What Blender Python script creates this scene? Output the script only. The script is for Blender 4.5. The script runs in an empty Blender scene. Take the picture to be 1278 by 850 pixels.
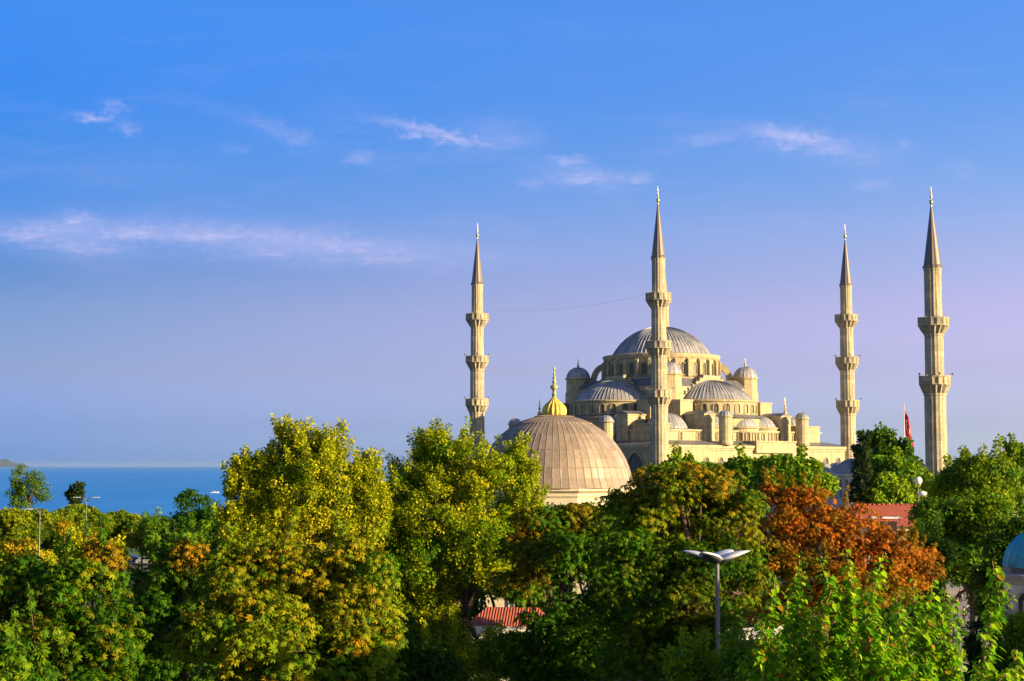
import bpy, math, random
import numpy as np
from mathutils import Vector, Matrix
R = math.radians
PI = math.pi
S = bpy.context.scene
COL = S.collection

# ------------------------------------------------------------------ camera
F = 2000.0; CAMZ = 16.0; TH = math.atan(156 / 2000)
cam = bpy.data.cameras.new('camera'); cam_o = bpy.data.objects.new('camera', cam); COL.objects.link(cam_o)
cam.lens = 36 * F / 1278; cam.clip_end = 120000; cam.clip_start = 0.5
cam_o.location = (0, 0, CAMZ); cam_o.rotation_euler = (PI / 2 + TH, 0, 0)
S.camera = cam_o

def at(px, py, d):
    """point of the place seen at a spot of the photograph, d metres ahead of the camera"""
    u = (px - 639) / F; v = (425 - py) / F
    fw = math.cos(TH) - math.sin(TH) * v; up = math.sin(TH) + math.cos(TH) * v
    k = d / fw
    return Vector((u * k, d, CAMZ + up * k))

# ------------------------------------------------------------------ light
SUN_AZ = 115; SUN_EL = 14
S.view_settings.view_transform = 'Standard'; S.view_settings.look = 'None'
S.view_settings.gamma = 1; S.view_settings.exposure = 1.22
w = bpy.data.worlds.new('World'); S.world = w; w.use_nodes = True
nt = w.node_tree; nt.nodes.clear()
def N(t, **k):
    n = nt.nodes.new(t)
    for a, b in k.items(): setattr(n, a, b)
    return n
def L(a, b): nt.links.new(a, b)
def M(op, a, b=None, c=None, clamp=False):
    n = N('ShaderNodeMath', operation=op); n.use_clamp = clamp
    for i, x in enumerate((a, b, c)):
        if x is None: continue
        if isinstance(x, (int, float)): n.inputs[i].default_value = x
        else: L(x, n.inputs[i])
    return n.outputs[0]
out = N('ShaderNodeOutputWorld'); bg = N('ShaderNodeBackground'); L(bg.outputs[0], out.inputs[0])
bg.inputs[1].default_value = 0.05
sky = N('ShaderNodeTexSky', sky_type='NISHITA'); sky.sun_disc = False
sky.sun_elevation = R(SUN_EL); sky.sun_rotation = R(SUN_AZ)
tc = N('ShaderNodeTexCoord'); sep = N('ShaderNodeSeparateXYZ'); L(tc.outputs['Generated'], sep.inputs[0])
dx, dy, dz = sep.outputs
K = 6.0
def ramp(stops):
    n = N('ShaderNodeValToRGB'); cr = n.color_ramp
    for i, (p, c) in enumerate(stops):
        e = cr.elements[i] if i < 2 else cr.elements.new(p)
        e.position = p
    for e, (p, c) in zip(cr.elements, stops): e.color = (c[0] / K, c[1] / K, c[2] / K, 1)
    return n
LS = [(0, (.60, 1.30, 4.3)), (.003, (.58, 1.18, 4.0)), (.0244, (.52, .85, 2.75)), (.058, (.61, .73, 1.66)), (.096, (.51, .67, 1.37)), (.118, (.37, .60, 1.33)),
      (.134, (.38, .67, 1.53)), (.181, (.256, .70, 1.66)), (.2276, (.21, .76, 1.93)), (.272, (.27, .90, 2.12)), (.9, (.8, 1.0, 1.5))]
RS = [(0, (2.1, 2.7, 5.8)), (.003, (2.0, 2.6, 5.5)), (.0244, (1.42, 1.66, 3.65)), (.058, (1.46, 1.33, 2.7)), (.096, (1.70, 1.33, 2.36)),
      (.134, (1.45, 1.36, 2.24)), (.181, (1.0, 1.34, 2.38)), (.2276, (.74, 1.31, 2.56)), (.272, (.70, 1.36, 2.8)), (.9, (.8, 1.0, 1.5))]
rl, rr = ramp(LS), ramp(RS)
zc = M('MAXIMUM', dz, 0.0); L(zc, rl.inputs[0]); L(zc, rr.inputs[0])
az = M('MULTIPLY_ADD', dx, 1 / .60, .5, clamp=True)
mx = N('ShaderNodeMix', data_type='RGBA'); L(az, mx.inputs[0]); L(rl.outputs[0], mx.inputs[6]); L(rr.outputs[0], mx.inputs[7])
fr = M('MULTIPLY_ADD', dy, 1.6, .0, clamp=True)
m2 = N('ShaderNodeMix', data_type='RGBA'); L(fr, m2.inputs[0]); m2.inputs[6].default_value = (1 / K, 1.05 / K, 1.35 / K, 1); L(mx.outputs[2], m2.inputs[7])
vm = N('ShaderNodeVectorMath', operation='MULTIPLY'); L(sky.outputs[0], vm.inputs[0]); L(m2.outputs[2], vm.inputs[1])
vs = N('ShaderNodeVectorMath', operation='SCALE'); L(vm.outputs[0], vs.inputs[0]); vs.inputs[3].default_value = K * .885
# clouds: thin wisps far up, given by direction
yy = M('MAXIMUM', dy, 0.05)
cu = M('DIVIDE', dx, yy); cv = M('DIVIDE', dz, yy)
def cuv(px, py):
    p = at(px, py, 1.0); return p.x, (p.z - CAMZ)
cmb = N('ShaderNodeCombineXYZ'); L(cu, cmb.inputs[0]); L(cv, cmb.inputs[1])
def noise(sx, sy, det, rough=.6, off=0):
    mp = N('ShaderNodeMapping'); mp.inputs['Scale'].default_value = (sx, sy, 1); mp.inputs['Location'].default_value = (off, off, 0)
    L(cmb.outputs[0], mp.inputs[0])
    n = N('ShaderNodeTexNoise'); n.inputs['Scale'].default_value = 1; n.inputs['Detail'].default_value = det
    n.inputs['Roughness'].default_value = rough; L(mp.outputs[0], n.inputs[0]); return n.outputs[0]
n_wisp = noise(28, 120, 6, .62); n_fine = noise(150, 420, 5, .6, 3.1); n_puff = noise(110, 130, 6, .62, 7.7)
tot = None
wu = M('MULTIPLY_ADD', n_puff, .030, -.015); wv = M('ADD', M('MULTIPLY_ADD', n_wisp, .014, -.007), M('MULTIPLY_ADD', n_puff, .010, -.005))
cu2 = M('ADD', cu, wu); cv2 = M('ADD', cv, wv)
#            px   py   half-w half-h tilt(deg, + = falls to the right) strength
CL = [(117, 145, 24, 6, 6, .55), (144, 131, 18, 6, 10, .45), (158, 160, 12, 8, 20, .3), (348, 163, 52, 10, 20, .30), (372, 177, 14, 7, 10, .3), (290, 187, 18, 9, 0, .16),
      (548, 168, 70, 8, 13, .85), (600, 180, 22, 6, 10, .4), (450, 196, 17, 8, 0, .3), (628, 168, 46, 22, 0, .22),
      (706, 200, 24, 6, 2, .5), (736, 221, 44, 10, 3, .5), (799, 223, 18, 7, 0, .42), (661, 229, 16, 8, 0, .32),
      (990, 172, 56, 12, 9, .9), (1040, 185, 45, 13, 0, .35), (1130, 181, 14, 7, 0, .3), (1075, 196, 60, 16, 0, .2), (885, 171, 45, 8, -5, .3),
      (1090, 231, 20, 9, 0, .22), (1200, 210, 26, 10, 0, .16), (240, 128, 90, 9, 12, .07), (120, 215, 60, 14, 0, .12), (180, 210, 90, 26, 0, .08),
      (98, 276, 26, 9, 4, .55), (112, 298, 60, 22, 4, .40), (60, 290, 90, 13, 2, .42), (185, 288, 60, 10, 3, .42), (270, 295, 90, 14, 3, .45), (380, 305, 100, 16, 4, .45), (470, 312, 90, 14, 4, .30), (540, 318, 120, 22, 3, .14),
      (1230, 420, 260, 30, 0, .10)]
for (px, py, a, b, tl, st) in CL:
    u0, v0 = cuv(px, py); t = R(-tl); st *= (1.2 if px < 620 and py > 270 else .9); b *= (1.25 if px < 620 and py > 270 else 1.0)
    A = M('SUBTRACT', cu2, u0); B = M('SUBTRACT', cv2, v0)
    s1 = M('MULTIPLY_ADD', A, math.cos(t) / (a / F), M('MULTIPLY', B, math.sin(t) / (a / F)))
    s2 = M('MULTIPLY_ADD', B, math.cos(t) / (b / F), M('MULTIPLY', A, -math.sin(t) / (b / F)))
    r2 = M('MULTIPLY_ADD', s1, s1, M('MULTIPLY', s2, s2))
    g = M('MULTIPLY', M('EXPONENT', M('MULTIPLY', r2, -1.0)), st)
    tot = g if tot is None else M('MAXIMUM', tot, M('ADD', g, M('MULTIPLY', tot, .35)))
mod = M('MAXIMUM', M('ADD', M('MULTIPLY_ADD', n_wisp, 2.0, -.62), M('MULTIPLY_ADD', n_fine, 1.2, -.42)), .48)
n_veil = noise(9, 48, 7, .68, 5.3)
band = M('MULTIPLY', M('SMOOTHSTEP' if False else 'SUBTRACT', 1.0, M('ABSOLUTE', M('MULTIPLY_ADD', cv, 9.0, -1.75)), clamp=True), .11)
veil = M('MULTIPLY', M('MULTIPLY_ADD', n_veil, 4.0, -2.05, clamp=True), band)
den = M('ADD', M('MULTIPLY', tot, mod, clamp=True), veil, clamp=True)
den = M('MULTIPLY', den, M('MULTIPLY', dy, 4, clamp=True))
cm = N('ShaderNodeMix', data_type='RGBA'); L(den, cm.inputs[0]); L(vs.outputs[0], cm.inputs[6]); cm.inputs[7].default_value = (6.6, 5.9, 8.5, 1)
L(cm.outputs[2], bg.inputs[0])

sun = bpy.data.lights.new('sun', 'SUN'); sun_o = bpy.data.objects.new('sun', sun); COL.objects.link(sun_o)
sun.energy = 5.0; sun.angle = R(0.5); sun.color = (1.0, 0.73, 0.36)
sd = Vector((math.sin(R(SUN_AZ)) * math.cos(R(SUN_EL)), math.cos(R(SUN_AZ)) * math.cos(R(SUN_EL)), math.sin(R(SUN_EL))))
sun_o.rotation_euler = sd.to_track_quat('Z', 'Y').to_euler(); sun_o.location = sd * 300

# ------------------------------------------------------------------ materials
def new_mat(name):
    global nt
    m = bpy.data.materials.new(name); m.use_nodes = True; nt = m.node_tree
    return m, nt.nodes['Principled BSDF'], nt.nodes['Material Output']
def setp(b, color=None, rough=.7, metal=0, spec=.4):
    if color: b.inputs['Base Color'].default_value = (*color, 1)
    b.inputs['Roughness'].default_value = rough; b.inputs['Metallic'].default_value = metal
    b.inputs['Specular IOR Level'].default_value = spec
def cramp(fac, stops):
    n = N('ShaderNodeValToRGB'); cr = n.color_ramp
    while len(cr.elements) < len(stops): cr.elements.new(.5)
    for e, (p, c) in zip(cr.elements, stops): e.position = p
    for e, (p, c) in zip(cr.elements, stops): e.color = (*c, 1)
    L(fac, n.inputs[0]); return n.outputs[0]
def mixc(f, a, b, mode='MIX'):
    n = N('ShaderNodeMix', data_type='RGBA', blend_type=mode)
    for i, x in ((0, f), (6, a), (7, b)):
        if isinstance(x, (int, float)): n.inputs[i].default_value = x
        elif isinstance(x, tuple): n.inputs[i].default_value = (*x, 1)
        else: L(x, n.inputs[i])
    return n.outputs[2]
def tnoise(scale, det=4, rough=.6, vec=None, stretch=None):
    n = N('ShaderNodeTexNoise'); n.inputs['Scale'].default_value = scale; n.inputs['Detail'].default_value = det; n.inputs['Roughness'].default_value = rough
    if vec is None: vec = N('ShaderNodeTexCoord').outputs['Object']
    if stretch:
        mp = N('ShaderNodeMapping'); mp.inputs['Scale'].default_value = stretch; L(vec, mp.inputs[0]); vec = mp.outputs[0]
    L(vec, n.inputs[0]); return n.outputs[0]
def bump(b, h, strength=.4, dist=.05):
    n = N('ShaderNodeBump'); n.inputs['Strength'].default_value = strength; n.inputs['Distance'].default_value = dist
    L(h, n.inputs['Height']); L(n.outputs[0], b.inputs['Normal'])
def attr(name):
    n = N('ShaderNodeAttribute'); n.attribute_name = name; return n.outputs['Fac']

def stone_mat(name, c1, c2, c3, bw=1.1, bh=.45, stain=.5):
    m, b, o = new_mat(name); setp(b, rough=.85, spec=.2)
    v = N('ShaderNodeTexCoord').outputs['Object']; sp = N('ShaderNodeSeparateXYZ'); L(v, sp.inputs[0])
    cb = N('ShaderNodeCombineXYZ'); L(M('ADD', sp.outputs[0], M('MULTIPLY', sp.outputs[1], .83)), cb.inputs[0]); L(sp.outputs[2], cb.inputs[1])
    br = N('ShaderNodeTexBrick'); L(cb.outputs[0], br.inputs[0]); br.inputs['Scale'].default_value = 1
    br.inputs['Brick Width'].default_value = bw; br.inputs['Row Height'].default_value = bh; br.inputs['Mortar Size'].default_value = .02
    br.inputs['Color1'].default_value = (*c1, 1); br.inputs['Color2'].default_value = (*c2, 1)
    br.inputs['Mortar'].default_value = tuple(x * .55 for x in c3) + (1,)
    n1 = tnoise(.35, 6, .65); n2 = tnoise(1.2, 5, .7, stretch=(1.5, 1.5, .18)); n3 = tnoise(6, 3, .6)
    c = mixc(cramp(n1, [(.35, (0, 0, 0)), (.65, (1, 1, 1))]), br.outputs[0], c3)
    L(mixc(M('MULTIPLY', cramp(n2, [(.45, (0, 0, 0)), (.75, (1, 1, 1))]), stain), c, tuple(x * .42 for x in c3)), b.inputs['Base Color'])
    bump(b, M('ADD', M('MULTIPLY', br.outputs['Fac'], -1), n3), .5, .06)
    return m
M_STONE = stone_mat('limestone', (.66, .54, .30), (.42, .36, .23), (.42, .375, .27), 1.6, .8, .9)
M_STONE2 = stone_mat('cut_stone_minaret', (.68, .57, .36), (.36, .32, .24), (.36, .33, .27), 1.7, 1.15, .9)
M_PLASTER = stone_mat('warm_plaster', (.62, .56, .42), (.60, .54, .40), (.55, .50, .40), 3, 1.5, .25)
M_MARBLE = stone_mat('grey_marble', (.60, .60, .58), (.54, .54, .53), (.46, .46, .46), 1.2, .5, .4)
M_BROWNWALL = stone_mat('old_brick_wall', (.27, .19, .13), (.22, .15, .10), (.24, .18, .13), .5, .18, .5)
M_WHITE, b, o = new_mat('white_painted_wall'); setp(b, rough=.7)
L(cramp(tnoise(1.3, 6, .7, stretch=(1, 1, .4)), [(.3, (.62, .62, .60)), (.6, (.80, .80, .78))]), b.inputs['Base Color'])

def lead_mat(name, lo, hi, stain):
    m, b, o = new_mat(name); setp(b, rough=.5, metal=.15, spec=.45)
    t = attr('tint'); n1 = tnoise(.7, 6, .7, stretch=(1, 1, .35)); n2 = tnoise(3.5, 4, .6)
    c = mixc(t, lo, hi)
    c = mixc(M('MULTIPLY', cramp(n1, [(.42, (0, 0, 0)), (.7, (1, 1, 1))]), .7), c, stain)
    L(mixc(.25, c, cramp(n2, [(.3, (.2, .2, .2)), (.7, (.8, .8, .8))]), 'OVERLAY'), b.inputs['Base Color'])
    L(M('MULTIPLY_ADD', n1, .3, .35), b.inputs['Roughness']); bump(b, n2, .25, .04)
    return m
M_LEAD = lead_mat('lead_sheet', (.15, .17, .215), (.33, .345, .40), (.44, .42, .43))
M_LEADW = lead_mat('weathered_lead_sheet', (.25, .205, .17), (.39, .32, .265), (.19, .15, .12))
M_SEAM = lead_mat('grimy_lead_seam', (.20, .15, .12), (.30, .23, .18), (.14, .11, .09))
M_LEADR = lead_mat('flat_lead_roofing', (.09, .10, .13), (.15, .155, .18), (.22, .2, .19))
M_SPIRE = lead_mat('spire_lead', (.10, .09, .105), (.16, .14, .15), (.22, .18, .16))
M_TURQ = lead_mat('turquoise_copper', (.02, .34, .52), (.05, .50, .66), (.08, .36, .44))
M_GOLD, b, o = new_mat('gilded_brass'); setp(b, (.85, .58, .16), .32, .85, .5)
L(cramp(tnoise(3, 5, .7), [(.3, (.62, .42, .12)), (.65, (.95, .70, .24))]), b.inputs['Base Color'])
M_GILT, b, o = new_mat('gilded_lead_lobes'); setp(b, rough=.5, metal=.25)
L(cramp(tnoise(2.5, 5, .7, stretch=(1, 1, .5)), [(.32, (.42, .36, .10)), (.6, (.86, .66, .14))]), b.inputs['Base Color'])
M_VERD, b, o = new_mat('verdigris_brass'); setp(b, rough=.5, metal=.3)
L(cramp(tnoise(4, 4, .6, stretch=(1, 1, 1.2)), [(.42, (.10, .36, .28)), (.58, (.55, .42, .14))]), b.inputs['Base Color'])
M_PANE, b, o = new_mat('dark_window_lattice'); setp(b, (.05, .055, .06), .4)
L(cramp(tnoise(4, 2), [(.4, (.03, .033, .04)), (.6, (.08, .085, .09))]), b.inputs['Base Color'])
def plain(name, c, rough=.6, metal=0, var=.25, scale=6):
    m, b, o = new_mat(name); setp(b, c, rough, metal)
    L(cramp(tnoise(scale, 5, .65), [(.3, tuple(x * (1 - var) for x in c)), (.7, tuple(min(1, x * (1 + var)) for x in c))]), b.inputs['Base Color'])
    return m
M_METAL = plain('grey_painted_steel', (.15, .17, .19), .4, .3)
M_LAMPWHITE = plain('pale_grey_lamp_shell', (.58, .61, .70), .35, .1, .08)
M_LAMPDARK = plain('dark_lamp_housing', (.07, .08, .10), .35, .2)
M_GLASS = plain('frosted_lamp_glass', (.75, .77, .80), .25, 0, .05)
M_BLACK = plain('black_rubber', (.02, .02, .022), .5)
M_CABLE = plain('dark_cable', (.12, .12, .14), .6)
M_RED = plain('red_cloth', (.62, .012, .03), .8, 0, .15)
M_FLAGWHITE = plain('white_cloth', (.8, .8, .8), .8, 0, .03)
M_CARWHITE = plain('white_car_paint', (.72, .74, .78), .25, .1, .04)
M_CARBLUE = plain('blue_car_paint', (.03, .07, .22), .25, .3, .05)
M_CARSILVER = plain('silver_car_paint', (.45, .48, .52), .25, .5, .05)
M_CARGLASS = plain('tinted_car_glass', (.02, .03, .05), .08, .2)
M_AWN = plain('white_canvas', (.75, .76, .80), .8, 0, .06)
M_BARK = plain('bark', (.10, .072, .05), .9, 0, .45, 3)
M_BARKP = plain('pale_plane_bark', (.30, .27, .21), .9, 0, .45, 2)
M_STEM = plain('young_orange_bark', (.34, .19, .08), .8, 0, .35, 5)
M_SKIN = plain('skin', (.45, .28, .2), .6, 0, .05)
M_HAIR = plain('dark_hair', (.03, .02, .015), .6)
CLOTH = {n: plain(n + '_fabric', c, .85, 0, .12) for n, c in dict(blue=(.08, .25, .6), red=(.6, .03, .04), purple=(.10, .04, .14), black=(.02, .02, .03), white=(.7, .7, .7), navy=(.03, .05, .12), orange=(.6, .2, .04), denim=(.1, .15, .25)).items()}

M_TILE, b, o = new_mat('red_roof_tiles'); setp(b, rough=.8)
v = N('ShaderNodeTexCoord').outputs['Object']
wv_ = N('ShaderNodeTexWave'); wv_.inputs['Scale'].default_value = 1.6; L(v, wv_.inputs[0]); wv_.inputs['Distortion'].default_value = .3
L(mixc(M('MULTIPLY', wv_.outputs['Fac'], .6), cramp(tnoise(2.2, 5, .7), [(.3, (.30, .07, .055)), (.7, (.50, .14, .09))]), (.26, .06, .04)), b.inputs['Base Color'])
bump(b, wv_.outputs['Fac'], .8, .08)

M_GROUND, b, o = new_mat('park_ground'); setp(b, rough=.95)
L(cramp(tnoise(.06, 8, .7), [(.35, (.035, .055, .018)), (.5, (.06, .075, .03)), (.62, (.14, .12, .085)), (.8, (.10, .10, .09))]), b.inputs['Base Color'])
M_PAVE, b, o = new_mat('stone_paving'); setp(b, rough=.8)
br = N('ShaderNodeTexBrick'); L(N('ShaderNodeTexCoord').outputs['Object'], br.inputs[0]); br.inputs['Scale'].default_value = 1.2
br.inputs['Color1'].default_value = (.30, .29, .28, 1); br.inputs['Color2'].default_value = (.36, .35, .33, 1); br.inputs['Mortar'].default_value = (.16, .16, .15, 1)
L(mixc(.4, br.outputs[0], cramp(tnoise(.5, 6, .7), [(.3, (.16, .16, .15)), (.7, (.4, .39, .37))])), b.inputs['Base Color'])
M_ASPH, b, o = new_mat('asphalt'); setp(b, rough=.9)
L(cramp(tnoise(2, 7, .7), [(.3, (.035, .035, .038)), (.7, (.07, .07, .07))]), b.inputs['Base Color'])
M_GRASS, b, o = new_mat('lawn_grass'); setp(b, rough=.95)
L(cramp(tnoise(.8, 7, .7), [(.3, (.03, .09, .012)), (.7, (.07, .19, .02))]), b.inputs['Base Color'])

M_SEA, b, o = new_mat('sea_water'); setp(b, (.012, .13, .42), .45, 0, .4)
v = N('ShaderNodeTexCoord').outputs['Object']
n1 = tnoise(.004, 5, .6, v, (1, .35, 1)); n2 = tnoise(.05, 6, .7, v, (.5, 1, 1))
L(cramp(n1, [(.35, (.012, .22, .70)), (.65, (.03, .29, .84))]), b.inputs['Base Color'])
bump(b, n2, 1.0, 3.0)
M_HILL = plain('wooded_island', (.03, .045, .05), .95, 0, .4, .002)
M_FOAM = plain('white_foam', (.8, .83, .86), .8, 0, .1)

def leaf_mat(name, lo, mid, hi, a_lo=(.20, .055, .01), a_hi=(.42, .15, .015), trans=.32):
    m, b, o = new_mat(name); setp(b, rough=.6, spec=.12)
    t = attr('tint'); a = attr('autumn')
    c = cramp(t, [(0, lo), (.5, mid), (1, hi)]); ca = cramp(t, [(0, a_lo), (1, a_hi)])
    col = mixc(a, c, ca); L(col, b.inputs['Base Color'])
    tr = N('ShaderNodeBsdfTranslucent'); L(mixc(.5, col, (.20, .32, .01)), tr.inputs[0])
    ms = N('ShaderNodeMixShader'); ms.inputs[0].default_value = trans
    L(b.outputs[0], ms.inputs[1]); L(tr.outputs[0], ms.inputs[2]); L(ms.outputs[0], o.inputs[0])
    return m
LF_CHEST = leaf_mat('chestnut_leaves', (.018, .075, .004), (.055, .175, .005), (.24, .33, .008), (.20, .10, .006), (.64, .29, .010))
LF_PLANE = leaf_mat('plane_leaves', (.035, .14, .004), (.15, .28, .006), (.54, .54, .010), (.30, .20, .008), (.70, .46, .014), .38)
LF_RED = leaf_mat('autumn_chestnut_leaves', (.03, .09, .005), (.08, .17, .006), (.20, .25, .010), (.24, .07, .007), (.78, .19, .018))
LF_PINE = leaf_mat('pine_needles', (.035, .09, .005), (.11, .20, .007), (.32, .36, .010), trans=.2)
LF_FAR = leaf_mat('bright_broad_leaves', (.035, .12, .005), (.12, .27, .008), (.36, .46, .010))
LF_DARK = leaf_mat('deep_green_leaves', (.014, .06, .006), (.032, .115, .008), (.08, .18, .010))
LF_SAP = leaf_mat('young_heart_leaves', (.045, .20, .005), (.17, .44, .008), (.50, .68, .012), trans=.42)
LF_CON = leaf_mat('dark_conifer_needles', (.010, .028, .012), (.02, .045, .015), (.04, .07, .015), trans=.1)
LF_SPARSE = leaf_mat('sparse_leaves', (.03, .09, .01), (.07, .17, .012), (.17, .25, .015))

# ------------------------------------------------------------------ mesh helpers
class MB:
    def __init__(s): s.v = []; s.f = []; s.m = []; s.t = []; s.sm = []
    def add(s, vs, fs, mi=0, tint=None, smooth=False):
        o = len(s.v); s.v += [tuple(v) for v in vs]
        for k, f in enumerate(fs):
            s.f.append(tuple(i + o for i in f)); s.m.append(mi); s.sm.append(smooth)
            s.t.append(random.random() if tint is None else (tint[k] if isinstance(tint, list) else tint))
        return s
    def box(s, x0, x1, y0, y1, z0, z1, mi=0):
        v = [(x, y, z) for z in (z0, z1) for y in (y0, y1) for x in (x0, x1)]
        return s.add(v, [(0, 2, 3, 1), (4, 5, 7, 6), (0, 1, 5, 4), (2, 6, 7, 3), (0, 4, 6, 2), (1, 3, 7, 5)], mi)
    def frustum(s, x0, x1, y0, y1, z0, X0, X1, Y0, Y1, z1, mi=0):
        v = [(x0, y0, z0), (x1, y0, z0), (x1, y1, z0), (x0, y1, z0), (X0, Y0, z1), (X1, Y0, z1), (X1, Y1, z1), (X0, Y1, z1)]
        return s.add(v, [(3, 2, 1, 0), (4, 5, 6, 7), (0, 1, 5, 4), (1, 2, 6, 5), (2, 3, 7, 6), (3, 0, 4, 7)], mi)
    def lathe(s, prof, seg=24, c=(0, 0, 0), a0=0, a1=2 * PI, mi=0, smooth=False, fn=None, caps=True, angs=None):
        """prof: list of (r, z); fn(k, r, z) -> radius at angular sample k"""
        full = abs(a1 - a0 - 2 * PI) < 1e-6
        if angs is None: angs = [a0 + (a1 - a0) * k / seg for k in range(seg + (0 if full else 1))]
        n = len(angs); vs = []
        for (r, z) in prof:
            for k, a in enumerate(angs):
                q = fn(k, r, z) if fn else r
                vs.append((c[0] + q * math.cos(a), c[1] + q * math.sin(a), c[2] + z))
        fs = []
        for j in range(len(prof) - 1):
            for k in range(n if full else n - 1):
                k2 = (k + 1) % n; fs.append((j * n + k, j * n + k2, (j + 1) * n + k2, (j + 1) * n + k))
        s.add(vs, fs, mi, None, smooth)
        if caps:
            if prof[0][0] > 1e-4: s.add(vs[:n], [tuple(reversed(range(n)))], mi)
            if prof[-1][0] > 1e-4: s.add(vs[-n:], [tuple(range(n))], mi)
        return s
    def tube(s, pts, rad, seg=6, mi=0, cap=True, smooth=True):
        pts = [Vector(p) for p in pts]; n = len(pts)
        if isinstance(rad, (int, float)): rad = [rad] * n
        vs = []; ref = None
        for i, p in enumerate(pts):
            d = (pts[min(i + 1, n - 1)] - pts[max(i - 1, 0)]).normalized()
            if ref is None:
                ref = Vector((0, 0, 1)) if abs(d.z) < .9 else Vector((1, 0, 0))
            a = (ref - d * ref.dot(d)).normalized(); ref = a; b_ = d.cross(a)
            for k in range(seg):
                t = 2 * PI * k / seg; vs.append(p + (a * math.cos(t) + b_ * math.sin(t)) * rad[i])
        fs = [(i * seg + k, i * seg + (k + 1) % seg, (i + 1) * seg + (k + 1) % seg, (i + 1) * seg + k) for i in range(n - 1) for k in range(seg)]
        if cap: fs += [tuple(reversed(range(seg))), tuple((n - 1) * seg + k for k in range(seg))]
        return s.add(vs, fs, mi, None, smooth)
    def ext(s, poly, y0, y1, mi=0):
        """polygon in x-z, extruded from y0 to y1"""
        n = len(poly); v = [(x, y0, z) for x, z in poly] + [(x, y1, z) for x, z in poly]
        fs = [tuple(range(n)), tuple(reversed(range(n, 2 * n)))] + [(i, i + n, (i + 1) % n + n, (i + 1) % n) for i in range(n)]
        return s.add(v, fs, mi)
    def ring(s, outer, inner, y0, y1, mi=0):
        """band between two open outlines (x, z) of the same count, extruded in y"""
        n = len(outer); v = []
        for y in (y0, y1): v += [(x, y, z) for x, z in outer] + [(x, y, z) for x, z in inner]
        fs = []
        for i in range(n - 1):
            fs += [(i, i + 1, n + i + 1, n + i), (2 * n + i, 3 * n + i, 3 * n + i + 1, 2 * n + i + 1),
                   (i, 2 * n + i, 2 * n + i + 1, i + 1), (n + i, n + i + 1, 3 * n + i + 1, 3 * n + i)]
        fs += [(0, n, 3 * n, 2 * n), (n - 1, 3 * n - 1, 4 * n - 1, 2 * n - 1)]
        return s.add(v, fs, mi)
    def mesh(s, name, mats):
        me = bpy.data.meshes.new(name); me.from_pydata(s.v, [], s.f)
        for m in (mats if isinstance(mats, (list, tuple)) else [mats]): me.materials.append(m)
        me.polygons.foreach_set('material_index', s.m); me.polygons.foreach_set('use_smooth', s.sm)
        at_ = me.attributes.new('tint', 'FLOAT', 'FACE'); at_.data.foreach_set('value', s.t)
        me.update(); return me
    def build(s, name, mats, parent=None, loc=None, rz=0):
        return place(name, s.mesh(name, mats), parent, loc, rz)
def place(name, me, parent=None, loc=None, rz=0):
    o = bpy.data.objects.new(name, me); COL.objects.link(o)
    if parent: o.parent = parent
    if loc is not None: o.location = loc
    o.rotation_euler.z = rz
    return o
def tag(o, label=None, cat=None, group=None, kind=None):
    if label: o['label'] = label
    if cat: o['category'] = cat
    if group: o['group'] = group
    if kind: o['kind'] = kind
    return o
def thing(name, label, cat, loc=(0, 0, 0), rz=0, group=None):
    o = bpy.data.objects.new(name, None); COL.objects.link(o); o.location = loc; o.rotation_euler.z = rz
    o.empty_display_size = .5
    return tag(o, label, cat, group)
def copy_tree(o, parent=None):
    c = o.copy(); COL.objects.link(c)
    if parent: c.parent = parent
    for ch in list(o.children): copy_tree(ch, c)
    return c
random.seed(5)

# ------------------------------------------------------------------ ground, sea, far island
def sst(t): t = min(1, max(0, t)); return t * t * (3 - 2 * t)
def ground_h(x, y):
    a = sst((y - 640) / 260); b_ = sst((y - 430) / 220) * sst((-x - 15) / 60)
    c = sst((-x - 260) / 200)
    return -48 * max(a, b_, c)
gx = [-1200, -700] + [-460 + 20 * i for i in range(24)] + [40, 100, 160, 240, 340, 480, 700, 1000, 1400]
gy = [-400, -100] + [20 * i for i in range(46)] + [960, 1100]
vs = [(x, y, ground_h(x, y)) for y in gy for x in gx]; n = len(gx)
g = MB().add(vs, [(j * n + i, j * n + i + 1, (j + 1) * n + i + 1, (j + 1) * n + i) for j in range(len(gy) - 1) for i in range(n - 1)], 0, 0.5, True)
tag(g.build('ground', M_GROUND), kind='structure')
SEA = -36.0; HAZE = 1.1e-5
ys = [-2000, 400, 1000, 2000, 4000, 8000, 16000, 32000, 70000]; xs = [-60000, -30000, -12000, -4000, 0, 4000, 12000, 30000, 60000]
vs = [(x, y, SEA) for y in ys for x in xs]; n = len(xs)
tag(MB().add(vs, [(j * n + i, j * n + i + 1, (j + 1) * n + i + 1, (j + 1) * n + i) for j in range(len(ys) - 1) for i in range(n - 1)], 0, .5).build('sea', M_SEA), kind='structure')
# island on the horizon at the far left
m = MB(); vs = []; fs = []; nx, ny = 40, 8
for j in range(ny + 1):
    for i in range(nx + 1):
        t = i / nx; s_ = j / ny
        prof = math.sin(PI * min(1, t)) ** .8 * (75 + 12 * math.sin(t * 17) + 8 * math.sin(t * 41)) * (1 if t < .5 else (1 - (t - .5) * .5))
        vs.append((-13400 + t * 1080, 40000 + 1600 * s_, SEA - 1 + prof * 2.3 * math.sin(PI * (.02 + .96 * s_)) ** .7))
for j in range(ny):
    for i in range(nx): a = j * (nx + 1) + i; fs.append((a, a + 1, a + nx + 2, a + nx + 1))
tag(m.add(vs, fs, 0, .5, True).build('hills', M_HILL), kind='structure')
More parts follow.
